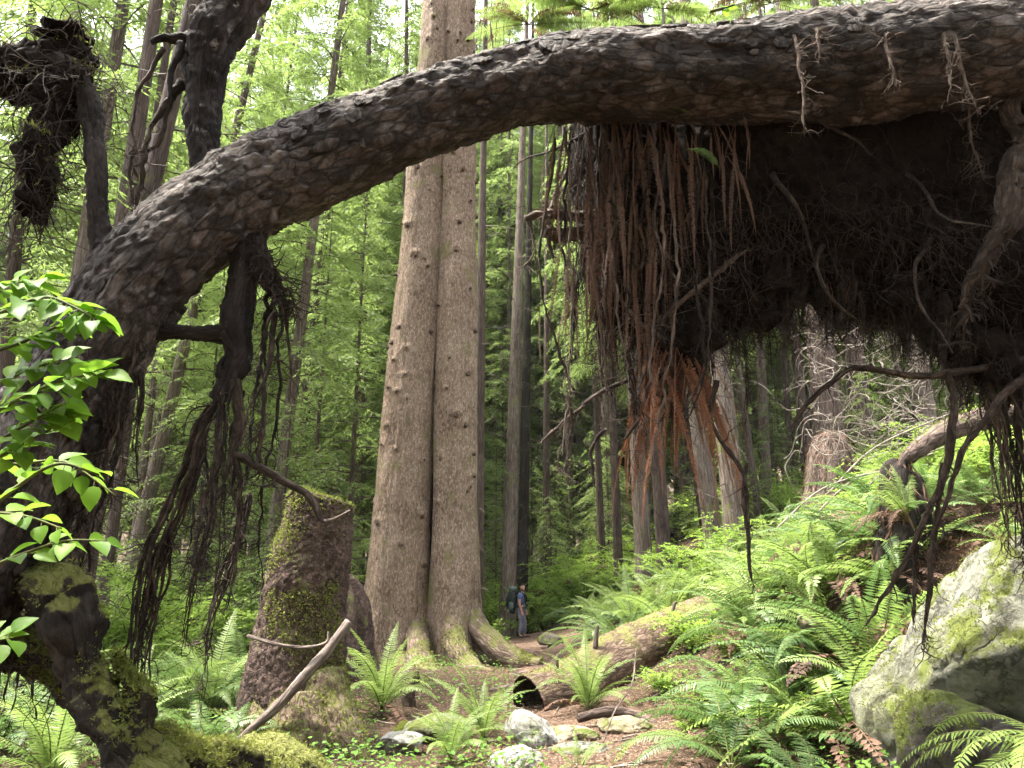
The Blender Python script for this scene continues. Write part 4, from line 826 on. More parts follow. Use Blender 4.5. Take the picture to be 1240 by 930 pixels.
log_thing([(762, 683, 13, 36), (735, 680, 13, 36), (712, 676, 11, 36)], 'short pale log lying far back under the slim trunks', 18, mossn=100, seed=3)
log_thing([(1092, 562, 9, 9.5), (1104, 550, 20, 9.55), (1135, 528, 26, 9.8), (1180, 510, 25, 10.2), (1240, 500, 25, 10.8)], 'weathered log with peeling wood above the fern topped stump', 24, 'brown', 500, 5)
# stumps on the right slope
def small_stump(spec, label, Y, hang_col='ferndead', seed=1, mat='brown', hair=160, Lh=(.15, .6)):
    b = R(*spec[0][:2], Y); t = thing('stump', b, label, 'stump'); P, r = pix_tube([(a, c, w, Y) for a, c, w in spec], 60); mb = MB()
    tube(mb, P, r, 40, 0, lambda tc, pos, th, s: .08 * fbm(np.stack([np.cos(th) * 3, np.sin(th) * 3, s], -1), 3) + .05 * np.sin(5 * th)); o = mb.obj('trunk', M[mat], t, tuple(-b))
    a, q = vn(o)
    if hair:
        g = np.random.default_rng(seed); i = g.integers(len(a), size=hair * 4); mb = MB(); leaves(mb, a[i] + q[i] * .03, q[i] * .35 + (0, 0, -1) + g.normal(0, .25, (len(i), 3)), q[i], g.uniform(*Lh, len(i)) * .5, .03, 0); tag(mb.obj('dead_fronds', M[hang_col], t, tuple(-b), smooth=False), kind='stuff')
    return t
small_stump([(1010, 625, 80), (1008, 590, 64), (1006, 555, 52), (1005, 530, 34), (1004, 522, 8)], 'broad stump skirted with dead straw coloured fronds at the foot of the tall trunk', 21, hair=260)
small_stump([(1092, 720, 70), (1092, 665, 62), (1092, 630, 54), (1090, 600, 46), (1088, 572, 38), (1094, 560, 12)], 'black rotten stump with a tall green fern on top, behind the boulder', 9.6, 'ferndead', 2, 'dark', 60)
big_fern(R(1100, 632, 9.2), 10, 1.05, 'tall upright green fern in front of the black rotten stump', None, FR, 6, tilt=(.12, 0), azr=(.8, 4.2))
# ================================================================ ROCKS
def rock(c, rad, seed, label, mat='rock', sub_=5, cuts=9, rot=(0, 0, 0), name='rock', cat='rock', mossn=0, rough=1.):
    import bmesh
    bm = bmesh.new(); bmesh.ops.create_icosphere(bm, subdivisions=sub_, radius=1.); V = np.array([v.co for v in bm.verts]); Fc = np.array([[v.index for v in f.verts] for f in bm.faces]); bm.free()
    g = np.random.default_rng(seed)
    for k in range(cuts):
        n = g.normal(0, 1, 3); n /= np.linalg.norm(n); d = g.uniform(.55, .86); s = V @ n - d; V = V - np.where(s > 0, s * .92, 0)[:, None] * n
    V = V * (1 + rough * (.10 * fbm(V * 1.6 + seed, 3) + .035 * fbm(V * 6 + seed, 4)))[:, None]
    d1, d2, r_ = voro(V * 2.6 + seed); V = V * (1 - rough * .05 * (1 - sstep(0, .10, d2 - d1)) + rough * .05 * (r_ - .5))[:, None]
    V = (V * np.array(rad)) @ np.array(Euler(rot).to_matrix()).T
    mb = MB(); mb.add(V, Fc); o = mb.obj(name, M[mat], None, tuple(c)); tag(o, label, cat)
    if mossn:
        a, q = vn(o); k = (q[:, 2] + .9 * fbm(a * 2 + seed, 3) > .45) & (fbm(a * 1.1 + 5, 2) > -.1)
        if k.sum() > 10: moss_tuft_obj(a[k], q[k], mossn, 'moss', o, (0, 0, 0), (.012, .035), seed)
    return o
rock(R(1250, 836, 6.8), (1.40, 1.25, 1.52), 31, 'big pale boulder streaked with moss at the right edge', 'rock', 6, 7, (.1, .45, .2), 'boulder', 'boulder', 9000, .95)
rock(R(1185, 915, 5.6), (.62, .5, .42), 14, 'dark mossy rock at the base of the big boulder', 'rockdark', 5, 8, (0, .2, .5), mossn=1500)
rock(R(648, 893, 9.0), (.36, .30, .26), 3, 'sharp white streaked rock on the trail, in front of the log end', 'rockpale', 5, 8, (.2, .5, .3))
rock(R(620, 930, 8.2), (.34, .30, .22), 4, 'low pale rock with yellow lichen at the bottom edge of the picture', 'rockpale', 5, 7)
rock(R(487, 903, 9.2), (.28, .24, .15), 5, 'flat white rock left of the trail near the mossy stump', 'rockpale', 5, 7)
rock(R(525, 882, 10.0), (.48, .36, .17), 6, 'rock wholly covered in yellow moss between white rocks and twin trunk', 'rock', 5, 5, mossn=5000)
rock(R(690, 893, 9.2), (.34, .26, .12), 7, 'flat tan rock embedded in the trail right of the white streaked rock', 'rocktan', 5, 8)
rock(R(757, 886, 9.6), (.36, .28, .17), 8, 'brown angular rock on the right side of the trail', 'rocktan', 5, 9)
rock(R(703, 910, 8.6), (.34, .20, .09), 9, 'slanted grey slab at the bottom middle of the trail', 'rock', 4, 8)
rock(R(733, 878, 10.0), (.13, .11, .10), 10, 'small dark stone behind the flat tan rock', 'rocktan', 4, 8)
rock(R(712, 832, 11.8), (.2, .2, .12), 15, 'mossy stone under the fern beside the fallen log', 'rock', 4, 8, mossn=500)
rock(R(820, 815, 12.3), (.24, .2, .16), 16, 'rounded pinkish rock at the right end of the fallen log', 'rocktan', 4, 6)
rock(R(985, 755, 9.0), (.2, .2, .12), 17, 'tan stone showing through the ferns left of the boulder', 'rocktan', 4, 6)
rock(R(668, 775, 21.5), (.38, .3, .22), 18, 'dark mossy rock standing at the trail edge near the hiker', 'rockdark', 4, 6)
# surface roots on the trail
tube_thing('trail_root', [(560, 842, 8, 13.5), (600, 838, 10, 13.6), (640, 826, 9, 14.3), (668, 815, 5, 15)], 10, 'brown', 'thin root crossing the trail below the twin trunk', 'root', .015)
tube_thing('trail_root', [(690, 786, 8, 19.5), (715, 776, 12, 20), (740, 768, 9, 20.4), (768, 764, 5, 21)], 10, 'brown', 'brown root on the trail bank behind the fallen log', 'root', .02)
tube_thing('trail_root', [(700, 870, 10, 9.8), (735, 862, 13, 9.9), (770, 866, 10, 9.9), (800, 880, 6, 9.7)], 10, 'brown', 'root arching over the trail stones beside the fallen log', 'root', .015)
tube_thing('stick', [(700, 765, 10, 23), (725, 758, 12, 23.2), (752, 757, 6, 23.5)], 8, 'dark', 'dark stick lying on the brown bank right of the hiker', 'stick', .02)
tube_thing('pale_branch', [(730, 900, 2.2, 8.8), (745, 860, 2, 9.0), (765, 830, 1.8, 9.3), (770, 790, 1.2, 9.5)], 6, 'wood', 'thin pale stem rising among ferns right of the trail', 'twig', .008)
# ================================================================ TREES the photo shows one by one
def ptree(pb, pt, yt, Y, w, label, bark_='brown', crown=0, H=30., cs=.8, dead=True, group=None, leany=0.):
    b = gpt(pb, Y); t = R(pt, yt, Y); lx = (t[0] - b[0]) / max(t[2] - b[2], .5)
    d = Y * CP + (b[2] + 3 - CAMZ) * SP
    return tree(b, w * .5 * d / F * 1.08, label, group, (lx, leany), bark_, crown, H, cs, dead)
T_SPEC = [
    (576, 586, 170, 25, 15, 'slim trunk showing just behind the right edge of the twin spruce', 'brown', None),
    (614, 629, 300, 29, 19, 'slim pale trunk standing right behind the hiker', 'pale', None),
    (631, 640, 300, 30.5, 14, 'dark trunk tucked behind the pale trunk at the hiker', 'dark', None),
    (662, 662, 400, 37, 10, 'thin straight brown trunk in the green gap right of the hiker', 'brown', None),
    (750, 740, 450, 30, 11, 'thin trunk at the left of the slim trunks under the root mass', 'brown', None),
    (781, 765, 430, 27, 19, 'grey trunk under the hanging dead ferns, beside the rust red column', 'pale', 3),
    (806, 790, 450, 28, 17, 'grey brown trunk close behind the rust red dead fern column', 'brown', None),
    (868, 834, 440, 25, 21, 'left leaning slender trunk on the slope, nearer the rust red column', 'pale', None),
    (895, 868, 400, 23, 27, 'left leaning slender grey trunk on the slope, the thicker of the crossing two', 'pale', None),
    (930, 918, 370, 33, 13, 'thin pale trunk on the slope, right of the thicker leaning trunk', 'pale', None),
    (1013, 985, 350, 26, 34, 'thick plum grey trunk rising above the straw skirted stump', 'brown', None),
    (1052, 1026, 350, 30, 25, 'grey trunk right behind the thick plum grey trunk', 'brown', 3),
    (1125, 1102, 350, 33, 26, 'broad pale trunk high on the slope above the weathered log', 'pale', None),
    (1165, 1140, 360, 36, 20, 'pale trunk farthest right on the slope above the weathered log', 'pale', 3),
    (962, 945, 370, 36, 9, 'very thin grey trunk left of the thick plum grey trunk', 'brown', None),
    (985, 962, 400, 31, 11, 'thin leaning bare trunk crossing left of the thick plum grey trunk', 'brown', None),
    (1085, 1066, 370, 40, 16, 'distant grey trunk seen between two broad trunks on the slope', 'pale', None),
    (20, 150, 0, 15, 25, 'leaning reddish trunk at the upper left behind the root tangle', 'pale', 3),
    (-18, 22, 250, 17, 20, 'leaning brown trunk at the far left edge of the picture', 'brown', 1),
    (115, 208, 130, 20, 14, 'thin leaning trunk passing behind the upright limb', 'brown', None),
    (150, 222, 160, 26, 10, 'thin pale leaning trunk just left of the upright limb', 'pale', 1),
    (138, 240, 350, 22, 17, 'pale leaning trunk seen through the arch, left of the hanging limb', 'pale', 1),
    (165, 196, 440, 30, 10, 'narrow pale trunk seen through the arch beside the hanging roots', 'pale', 3),
    (62, 112, 520, 13, 26, 'dark leaning trunk behind the bright leaves, below the arch', 'brown', None),
    (86, 128, 560, 14, 14, 'thinner dark trunk next to the dark leaning trunk below the arch', 'brown', None),
    (312, 357, 450, 21, 17, 'leaning pale trunk between the hanging limb and the mossy stump', 'pale', 1),
    (338, 372, 450, 30, 9, 'thin trunk just behind the top of the mossy stump', 'brown', None),
    (488, 492, 40, 28, 15, 'slim trunk close to the left edge of the twin spruce, seen above the log', 'brown', 2),
    (30, 45, 800, 10.5, 30, 'short dark trunk behind the mossy limb, lower left', 'brown', None),
]
for pb, pt, yt, Y, w, lb, bk, cr in T_SPEC: ptree(pb, pt, yt, Y, w, lb, bk, cr)
# conifers filling the wood behind (more and smaller with distance)
g = np.random.default_rng(12)
zones = [(-60, 330, 30, 52, 16, 'hemlock in the thin wood seen through and above the left half of the arch', 'hemlocks left'), (330, 480, 25, 46, 9, 'dark hemlock with drooping boughs left of the twin spruce', 'hemlocks beside spruce'), (585, 760, 44, 58, 15, 'light green hemlock in the bright gap right of the twin spruce', 'hemlocks in gap'), (760, 1300, 38, 60, 22, 'slim conifer among the crowded grey trunks on the slope behind the root mass', 'conifers on the slope'), (-100, 760, 48, 72, 54, 'far conifer deep in the wood behind the nearer trunks', 'far conifers')]
for x0, x1, y0, y1, n, lb, gr in zones:
    for k in range(n):
        px = x0 + (x1 - x0) * ((k + g.random()) / n); Y = g.uniform(y0, y1); b = gpt(px, Y); ln = g.normal(.04 if px < 600 else -.04, .03)
        tree(b, g.uniform(.12, .30), lb, gr, (ln, 0), ('pale', 'brown', 'brown')[int(g.integers(3))], (int(g.integers(4)) if Y < 42 else int(g.choice([0, 2, 2, 1]))), g.uniform(30, 38) + .5 * max(0, Y - 30), g.uniform(.9, 1.25), g.random() < .6)
for k in range(22):
    px = 690 + 460 * (k + g.random()) / 22; Y = g.uniform(29, 46); tree(gpt(px, Y), g.uniform(.13, .26), 'straight bare lower trunk in the dense stand behind the root mass', 'bare trunks on the slope', (g.normal(-.05, .03), 0), ('brown', 'brown', 'pale')[k % 3], 3 if k % 2 else None, g.uniform(26, 34), .8, True)
for px, Y, k, s in ((580, 37, 1, 1.3), (612, 41, 0, 1.1), (645, 38, 1, 1.2), (690, 42, 0, 1.1), (668, 36, 1, .9), (725, 40, 1, 1.3)): young(gpt(px, Y), k, s, 'small bright hemlock in the clearing behind the hiker', 'hemlocks behind the hiker')
# young drooping hemlocks
for px, Y, k, s, lb in ((415, 23, 2, 1.25, 'drooping dark green hemlock directly left of the twin trunk'), (368, 27, 2, 1.3, 'tall young hemlock behind the upper part of the mossy stump'), (330, 20, 1, 1.1, 'young hemlock glimpsed between the hanging roots and the mossy stump'), (655, 47, 0, 1.2, 'bright young hemlock straight behind the hiker'), (705, 45, 2, 1.0, 'young hemlock in the green gap left of the root curtain'), (600, 33, 0, .8, 'small hemlock peeking out behind the foot of the twin trunk'), (225, 22, 0, 1.2, 'young hemlock through the arch, left of the hanging limb'), (240, 32, 2, 1.3, 'young hemlock high behind the upright limb'), (945, 30, 1, .8, 'small bright hemlock between the grey trunks on the slope'), (1060, 27, 1, .7, 'small hemlock beside the thick plum grey trunk'), (20, 24, 2, 1.1, 'young hemlock at the far left behind the bright leaves'), (150, 30, 2, 1.1, 'young hemlock in the wood behind the arch base')):
    young(gpt(px, Y), k, s, lb)
for k in range(30):
    px = g.uniform(-80, 1250); Y = g.uniform(32, 50) if not 430 < px < 600 else 40; young(gpt(px, Y), int(g.integers(3)), g.uniform(.8, 1.5), 'young hemlock filling the understorey far behind', 'understorey hemlocks')
# shrubs
def rows(n, x0, x1, y0, y1, lb, gr, s=(.8, 1.4)):
    for k in range(n): shrub(gpt(x0 + (x1 - x0) * ((k + g.random()) / n), g.uniform(y0, y1)), int(g.integers(3)), g.uniform(*s), lb, gr)
rows(22, 590, 770, 29.5, 40, 'bright green leafy shrub in the understorey behind the hiker', 'shrubs behind the hiker', (1.0, 1.9))
rows(20, -40, 430, 16, 30, 'leafy shrub in the understorey between the left trunks', 'shrubs on the left', (.8, 1.5))
rows(34, 780, 1320, 11, 36, 'small leafy shrub on the slope between the grey trunks', 'shrubs on the slope', (.5, 1.1))
rows(44, -100, 1300, 34, 52, 'shrub in the dense understorey far back', 'far shrubs', (1.4, 2.4))
for px, Y, s, lb in ((690, 29.5, .8, 'low shrub at the root of the slim slanting log'), (590, 24, .7, 'low bush squeezed between twin trunk and hiker'), (945, 17, .6, 'bright leafy shrub below the straw skirted stump'), (1075, 10.5, .5, 'bright leafy sprigs just above the fern topped stump'), (1000, 11.5, .45, 'bright bushy sprig at the top of the fern bank'), (430, 21, .8, 'leafy shrub behind the splintered stump')):
    shrub(gpt(px, Y), 2, s, lb, None)
for k in range(14): shrub(gpt(g.uniform(800, 1060), g.uniform(7.8, 12.5)), 2, g.uniform(.28, .45), 'low broadleaf sprig growing between the ferns near the boulder', 'sprigs among the ferns')
# bare tangle of dead twigs on the slope
tg = thing('dead_branches', gpt(1075, 20), 'tangle of bare pale twigs on the slope right of the plum grey trunk', 'dead branches'); mb = MB(); tb = np.array(tg.location)
for k in range(190):
    p = R(g.uniform(965, 1150), g.uniform(395, 560), g.uniform(15, 20)) - tb; L = g.uniform(.6, 2.2); q = wander(p, g.normal(0, 1, 3) * (1, .4, .55), L, .09, .16, int(g.integers(1e9)), .015); tube(mb, q, np.linspace(.011, .004, len(q)) * g.uniform(.6, 1.4), 3, cap=False)
tag(mb.obj('twigs', M['twigpale'], tg), kind='stuff')
for k in range(5):
    x = (1000, 1040, 1080, 1110, 1060)[k]; p, r = pix_tube([(x - 60, 640 - 10 * k, 2.2, 14 + k), (x, 590 - 12 * k, 2.8, 14 + k), (x + 90, 565 - 16 * k, 2.2, 14 + k)], 30); mb = MB(); tube(mb, p - tb, r, 6); mb.obj('branch', M['twigpale'], tg)
# far wood: one mass
mb = MB(); cm = [crown_mesh('tmp', 30, 3, 3.6, 70, 500 + k, [M['twig'], M['needle']], leafL=.75, leafn=5) for k in range(2)]
def raw(me):
    n = len(me.vertices); a = np.empty(n * 3, np.float32); me.vertices.foreach_get('co', a); a = a.reshape(-1, 3); ls = np.empty(len(me.polygons), np.int32); lt = ls.copy(); me.polygons.foreach_get('loop_start', ls); me.polygons.foreach_get('loop_total', lt); mi = ls.copy(); me.polygons.foreach_get('material_index', mi); lv = np.empty(len(me.loops), np.int32); me.loops.foreach_get('vertex_index', lv)
    return a, lv, ls, lt, mi
rw = [raw(m) for m in cm]
for k in range(110):
    a = -.80 + 1.6 * (k + g.random()) / 110; d = g.uniform(62, 100); x, y = math.sin(a) * d, math.cos(a) * d; z = float(gz(x, y)); s = g.uniform(1.2, 1.75)
    v, lv, ls, lt, mi = rw[k % 2]; c, s_ = math.cos(k), math.sin(k); V = v @ np.array(((c, s_, 0), (-s_, c, 0), (0, 0, 1))) * s + (x, y, z); o = mb.n
    q = lt == 4; F4 = lv[(ls[q])[:, None] + np.arange(4)]
    mb.add(V, F4[mi[q] == 1], 1); mb.F.append(F4[mi[q] == 0] + o); mb.M.append(np.zeros(int((mi[q] == 0).sum()), int))
    tube(mb, [(x, y, z - .5), (x, y, z + 14), (x, y, z + 29 * s)], [.34, .25, .05], 7, 2)
tag(mb.obj('far_woods', [M['twig'], M['needle2'], M['brown']], smooth=False), 'far wood of conifers closing the view', None, None, 'stuff')
mb = MB()        # unseen conifers added behind the viewer to block low sky light
for k in range(9):
    x, y = -15 + 3.7 * k + g.normal(0, .8), -7 - 7 * g.random(); z = float(gz(x, y)); v, lv, ls, lt, mi = rw[k % 2]; c, s_ = math.cos(k), math.sin(k); V = v @ np.array(((c, s_, 0), (-s_, c, 0), (0, 0, 1))) + (x, y, z)
    q = lt == 4; F4 = lv[(ls[q])[:, None] + np.arange(4)]; mb.add(V, F4[mi[q] == 1], 1); tube(mb, [(x, y, z - .5), (x, y, z + 14), (x, y, z + 29)], [.34, .25, .05], 7, 2)
tag(mb.obj('shade_woods', [M['twig'], M['needle'], M['brown']], smooth=False), None, None, None, 'stuff')
for m in cm: bpy.data.meshes.remove(m)
# ================================================================ FERNS
gf = np.random.default_rng(77)
used = []
def scatter(n, xr, yr, lb, gr, s=(.7, 1.15), mind=.45, kinds=range(6), ok=None):
    c = 0; tries = 0
    while c < n and tries < n * 60:
        tries += 1; px = gf.uniform(*xr); Y = yr[0] + (yr[1] - yr[0]) * gf.random() ** .8; b = gpt(px, Y)
        if abs(b[0] - path_x(Y)) < (1.15 + (.5 if 20 < Y < 27 else 0)) or any((b[0] - u[0]) ** 2 + (b[1] - u[1]) ** 2 < mind ** 2 for u in used): continue
        if ok and not ok(b): continue
        used.append(b); nrm = (gf.normal(0, .12), gf.normal(0, .12) - (.25 if b[0] > 1 else 0)); fern(b - (0, 0, .03), int(gf.choice(list(kinds))), 1.22 * gf.uniform(*s), lb, gr, tilt=nrm); c += 1
scatter(56, (905, 1100), (7.6, 13.5), 'sword fern in the lush bank between fallen log and big boulder', 'ferns of the near bank', (.95, 1.45), .50)
scatter(48, (690, 1120), (14.5, 23), 'sword fern higher on the slope behind the fallen log', 'ferns of the upper slope', (.95, 1.45), .62)
scatter(34, (-60, 300), (8.5, 15), 'sword fern in the green hollow on the left, behind the mossy limb', 'ferns of the left hollow', (.95, 1.4), .60)
scatter(26, (-60, 430), (15, 24), 'fern far left under the trunks, behind the hollow', 'far left ferns', (.9, 1.3), .7)
scatter(22, (640, 800), (24, 33), 'fern on the bank beyond the hiker', 'ferns past the hiker', (.9, 1.3), .7)
scatter(34, (1110, 1340), (8.4, 17), 'fern half hidden behind the boulder and the hanging roots', 'ferns behind the boulder', (.6, 1.0), .6)
# the ferns the photo shows large
big_fern(gpt(462, 11.2), 17, 1.45, 'upright green fern at the foot of the twin trunk, left of the broken stake', None, FR, 4)
big_fern(gpt(712, 11.0), 17, 1.15, 'fern with brown skirt growing against the front of the fallen log', None, FR, 7)
big_fern(gpt(585, 9.6), 15, 1.0, 'fern behind the sharp white streaked rock', None, FR, 1)
big_fern(gpt(545, 8.5), 14, .85, 'low fern at the bottom edge between the white rocks', None, FR, 1)
big_fern(gpt(700, 7.9) - (0, 0, .1), 7, .50, 'small fern at the bottom middle among the trail stones', None, FR, 0)
big_fern(gpt(255, 10.5), 16, 1.4, 'broad fern left of the mossy stump', None, FR, 2)
big_fern(gpt(275, 8.6), 8, .75, 'dark glossy fern at the foot of the bare grey pole', None, FRK, 2)
big_fern(gpt(60, 7.8), 17, 1.35, 'pale green fern filling the lower left corner', None, FR, 2)
big_fern(gpt(150, 9.3), 14, 1.05, 'fern under the elbow shaped limb', None, FR, 2)
big_fern(gpt(765, 17.0) + (0, 0, .05), 17, 1.6, 'wide bright fern spilling over the far end of the fallen log', None, FR, 2)
big_fern(gpt(905, 11.0), 15, 1.2, 'fern at the right end of the fallen log', None, FR, 2)
big_fern(gpt(955, 8.6), 18, 1.45, 'large dark fern left of the big boulder', None, FRK + FRA, 2)
big_fern(gpt(885, 7.6), 17, 1.3, 'dark spreading fern at the bottom edge, right of the trail', None, FRK + FRA, 1)
big_fern(R(1000, 1000, 4.9), 13, 1.05, 'dark green fern arching before the boulder base, bottom right', None, FRA + FRK, 0, azr=(.2, 3.4))
big_fern(R(1310, 935, 3.5), 9, .92, 'bright green fern reaching in from the right edge before the boulder', None, FRA, 0, azr=(2.2, 4.0))
# leafy ground cover, litter (uncountable)
def cover(name, n, xr, yr, L, mat, up, seed, ok, W=.6, dz=.05, kind='stuff', lab=None):
    q = np.random.default_rng(seed); Y = yr[0] + (yr[1] - yr[0]) * q.random(n) ** 1.4; x = (q.uniform(xr[0], xr[1], n) - 620) / F * Y; k = ok(x, Y); x, Y = x[k], Y[k]; n = len(x)
    p = np.stack([x, Y, gz(x, Y) + q.uniform(0, dz, n) + .035], 1); d = q.normal(0, 1, (n, 3)) * (1, 1, .35); l = q.uniform(L[0], L[1], n)
    mb = MB(); leaves(mb, p, d, np.array((0, 0, 1.)) + q.normal(0, up, (n, 3)), l, l * W, 0, fold=.08); tag(mb.obj(name, mat, smooth=False), kind=kind)
offpath = lambda w: (lambda x, Y: np.abs(x - path_x(Y)) > w)
patchy = lambda x, Y: (np.abs(x - path_x(Y)) > .85) & (vnoise(np.stack([x * .9, Y * .9, 0 * x], 1)) > -.25)
cover('ground_cover', 60000, (-200, 1400), (5, 34), (.03, .075), M['cover'], .3, 5, patchy, .75, .22)
cover('leaf_litter', 26000, (-100, 1350), (5, 30), (.02, .065), M['litter'], .5, 6, lambda x, Y: x == x, .30, .02)
cover('needle_litter', 16000, (520, 800), (6.5, 28), (.03, .09), M['litter'], .4, 8, lambda x, Y: np.abs(x - path_x(Y)) < 1.6, .12, .015)
cover('dead_fern_litter', 5000, (1090, 1350), (7.2, 16), (.06, .22), M['ferndead'], .4, 15, lambda x, Y: x == x, .16, .14)
mb = MB()
for k in range(360):
    Y = g.uniform(6.5, 24); x = path_x(Y) + g.normal(0, 2.2); z = float(gz(x, Y)) + .045; q = wander((x, Y, z), (*g.normal(0, 1, 2), 0), g.uniform(.1, .6), .06, .12, int(g.integers(1e9))); q[:, 2] = gz(q[:, 0], q[:, 1]) + .05; tube(mb, q, g.uniform(.003, .009), 4, cap=False)
tag(mb.obj('twig_litter', M['twigpale']), kind='stuff')
# ================================================================ leafy sprays, near left
def leafy(label, spec_list, seed, n=34, L=(.055, .085), Y0=1.9):
    q = np.random.default_rng(seed); b = R(*spec_list[0][0][:2], spec_list[0][0][3]); t = thing('leafy_branch', b, label, 'branch'); sm, lm = MB(), MB()
    for spec in spec_list:
        P, r = pix_tube(spec, 30); tube(sm, P - b, r, 6)
        m = max(3, int(n * len(spec) / 4))
        for k in range(m):
            i = int(4 + 25 * (k + .5) / m); ax = P[min(i + 1, 29)] - P[i - 1]; ax /= np.linalg.norm(ax); sg = 1 if k % 2 else -1
            s = np.cross(ax, (0, -.5, 1.)); s /= np.linalg.norm(s); d = s * sg * .8 + ax * .6 + q.normal(0, .3, 3) + np.array((0, 0, -.15)); d /= np.linalg.norm(d); N = np.array((0, -.35, 1.)) + q.normal(0, .38, 3)
            l = .9 * q.uniform(*L); st = P[i] + d * .02; a = np.cross(d, N); a /= np.linalg.norm(a); nn = np.cross(a, d); tube(sm, [P[i] - b, st - b], .0012, 3, cap=False)
            f = np.array((0, .12, .3, .5, .7, .87, 1.)); w = np.array((0, .25, .36, .36, .26, .12, 0)) * l * q.uniform(.9, 1.15); dr = -.22 * f ** 2 * l; up = .10 * l
            mid = st - b + d * (l * f)[:, None] + nn * dr[:, None]; A = mid + a * w[:, None] + nn * (w * .35)[:, None]; B = mid - a * w[:, None] + nn * (w * .35)[:, None]
            V = np.concatenate([mid, A[1:6], B[1:6]]); F3 = [(0, 1, 7), (0, 12, 1), (5, 6, 11), (5, 16, 6)]; F4 = [(j, j + 1, 7 + j, 6 + j) for j in range(1, 5)] + [(j + 1, j, 11 + j, 12 + j) for j in range(1, 5)]
            o = lm.n; lm.add(V, np.array(F4)); lm.F.append(np.array(F3) + o); lm.M.append(np.zeros(4, int))
    sm.obj('stem', M['stalk'], t); lm.obj('foliage', M['leaf'], t)
leafy('bright green leafy branch at the left edge, upper sprays below the root tangle', [[(-40, 400, 7, 1.9), (10, 375, 5, 1.88), (55, 360, 4, 1.85), (90, 372, 3, 1.83), (118, 388, 2, 1.82)], [(-30, 360, 5, 1.95), (10, 345, 4, 1.95), (45, 340, 2, 1.95)], [(-20, 430, 5, 1.85), (25, 415, 4, 1.85), (70, 395, 3, 1.85), (95, 385, 2, 1.85)]], 1, 26)
leafy('bright green leafy branch at the left edge, middle sprays over the arch base', [[(-40, 520, 7, 1.8), (10, 490, 5, 1.8), (55, 468, 4, 1.8), (100, 455, 3, 1.8), (125, 452, 2, 1.8)], [(-30, 480, 5, 1.9), (20, 455, 4, 1.9), (60, 440, 3, 1.9), (92, 440, 2, 1.9)], [(-20, 545, 5, 1.85), (30, 515, 4, 1.85), (75, 490, 2, 1.85)], [(-30, 570, 5, 1.9), (15, 545, 4, 1.9), (60, 520, 3, 1.9), (85, 500, 2, 1.9)]], 2, 26)
leafy('dim green leafy branch at the left edge, lowest sprays before the dark limb', [[(-40, 640, 7, 2.0), (20, 590, 5, 2.0), (70, 562, 4, 2.0), (120, 575, 3, 2.0)], [(-30, 560, 5, 2.1), (20, 562, 4, 2.1), (80, 560, 3, 2.1), (140, 600, 2, 2.1)], [(-20, 690, 5, 2.2), (30, 670, 4, 2.2), (80, 655, 3, 2.2), (130, 655, 2, 2.2)], [(-20, 620, 5, 2.2), (30, 625, 4, 2.2), (75, 640, 2, 2.2)], [(-40, 780, 4, 2.0), (-10, 776, 3, 2.0), (12, 772, 2, 2.0)]], 3, 11)
leafy('small spray of yellow green leaves on top of the log above the root mass', [[(860, 14, 4, 4.1), (882, 8, 3, 4.05), (900, 2, 2, 4.05)]], 4, 9, (.06, .10))
# ================================================================ HIKER
def skin(name, joints, edges, radii, mat, parent, sub=2, root=0, flip=False):
    me = bpy.data.meshes.new(name); me.from_pydata([tuple(j) for j in joints], edges, []); o = bpy.data.objects.new(name, me); COL.objects.link(o)
    m = o.modifiers.new('s', 'SKIN'); m.use_smooth_shade = True; o.modifiers.new('d', 'SUBSURF').levels = sub
    for i, r in enumerate(radii):
        sv = me.skin_vertices[0].data[i]; sv.radius = (r, r) if not hasattr(r, '__len__') else r; sv.use_root = i == root
    bpy.context.view_layer.update(); ev = o.evaluated_get(bpy.context.evaluated_depsgraph_get()); m2 = bpy.data.meshes.new_from_object(ev); bpy.data.objects.remove(o); bpy.data.meshes.remove(me)
    m2.name = name; m2.materials.clear(); m2.materials.append(mat); return m2
M['skin'] = simple('skin', (.42, .23, .16), (.50, .28, .20), 8, .55); M['shirt'] = simple('blue_shirt', (.055, .085, .19), (.095, .13, .26), 12, .85, .004); M['trouser'] = simple('grey_trousers', (.10, .095, .14), (.165, .155, .20), 12, .85, .004)
M['pack'] = simple('pack_cloth', (.006, .012, .011), (.022, .034, .030), 9, .8, .006); M['packlight'] = simple('pack_lid', (.05, .075, .07), (.09, .12, .11), 9, .8, .006); M['hair'] = simple('dark_hair', (.012, .009, .008), (.03, .022, .018), 30, .8, .004); M['boot'] = simple('boots', (.03, .022, .018), (.07, .05, .04), 20, .8); M['strap'] = simple('strap', (.008, .008, .009), (.02, .02, .022), 20, .8)
hb = gpt(631, 27.2) + (0, 0, .03)
hp = thing('person', hb, 'hiker in blue shirt and grey trousers on the trail, face turned to the camera', 'person')
hp.rotation_euler = (0, 0, math.radians(-14))     # faces +x, a little towards the camera
J = dict(pel=(0, 0, .93), spi=(.01, 0, 1.12), che=(.02, 0, 1.33), nb=(.02, 0, 1.46), nk=(.04, 0, 1.53), sR=(.01, -.19, 1.41), eR=(.0, -.24, 1.13), wR=(.08, -.24, .88), sL=(.01, .19, 1.41), eL=(.02, .24, 1.13), wL=(.12, .22, .89), hR=(0, -.10, .88), kR=(.03, -.11, .49), aR=(-.02, -.11, .09), tR=(.14, -.12, .04), hL=(0, .10, .88), kL=(.09, .11, .49), aL=(.08, .11, .09), tL=(.24, .12, .04))
ks = list(J); V = [J[k] for k in ks]; ix = {k: i for i, k in enumerate(ks)}
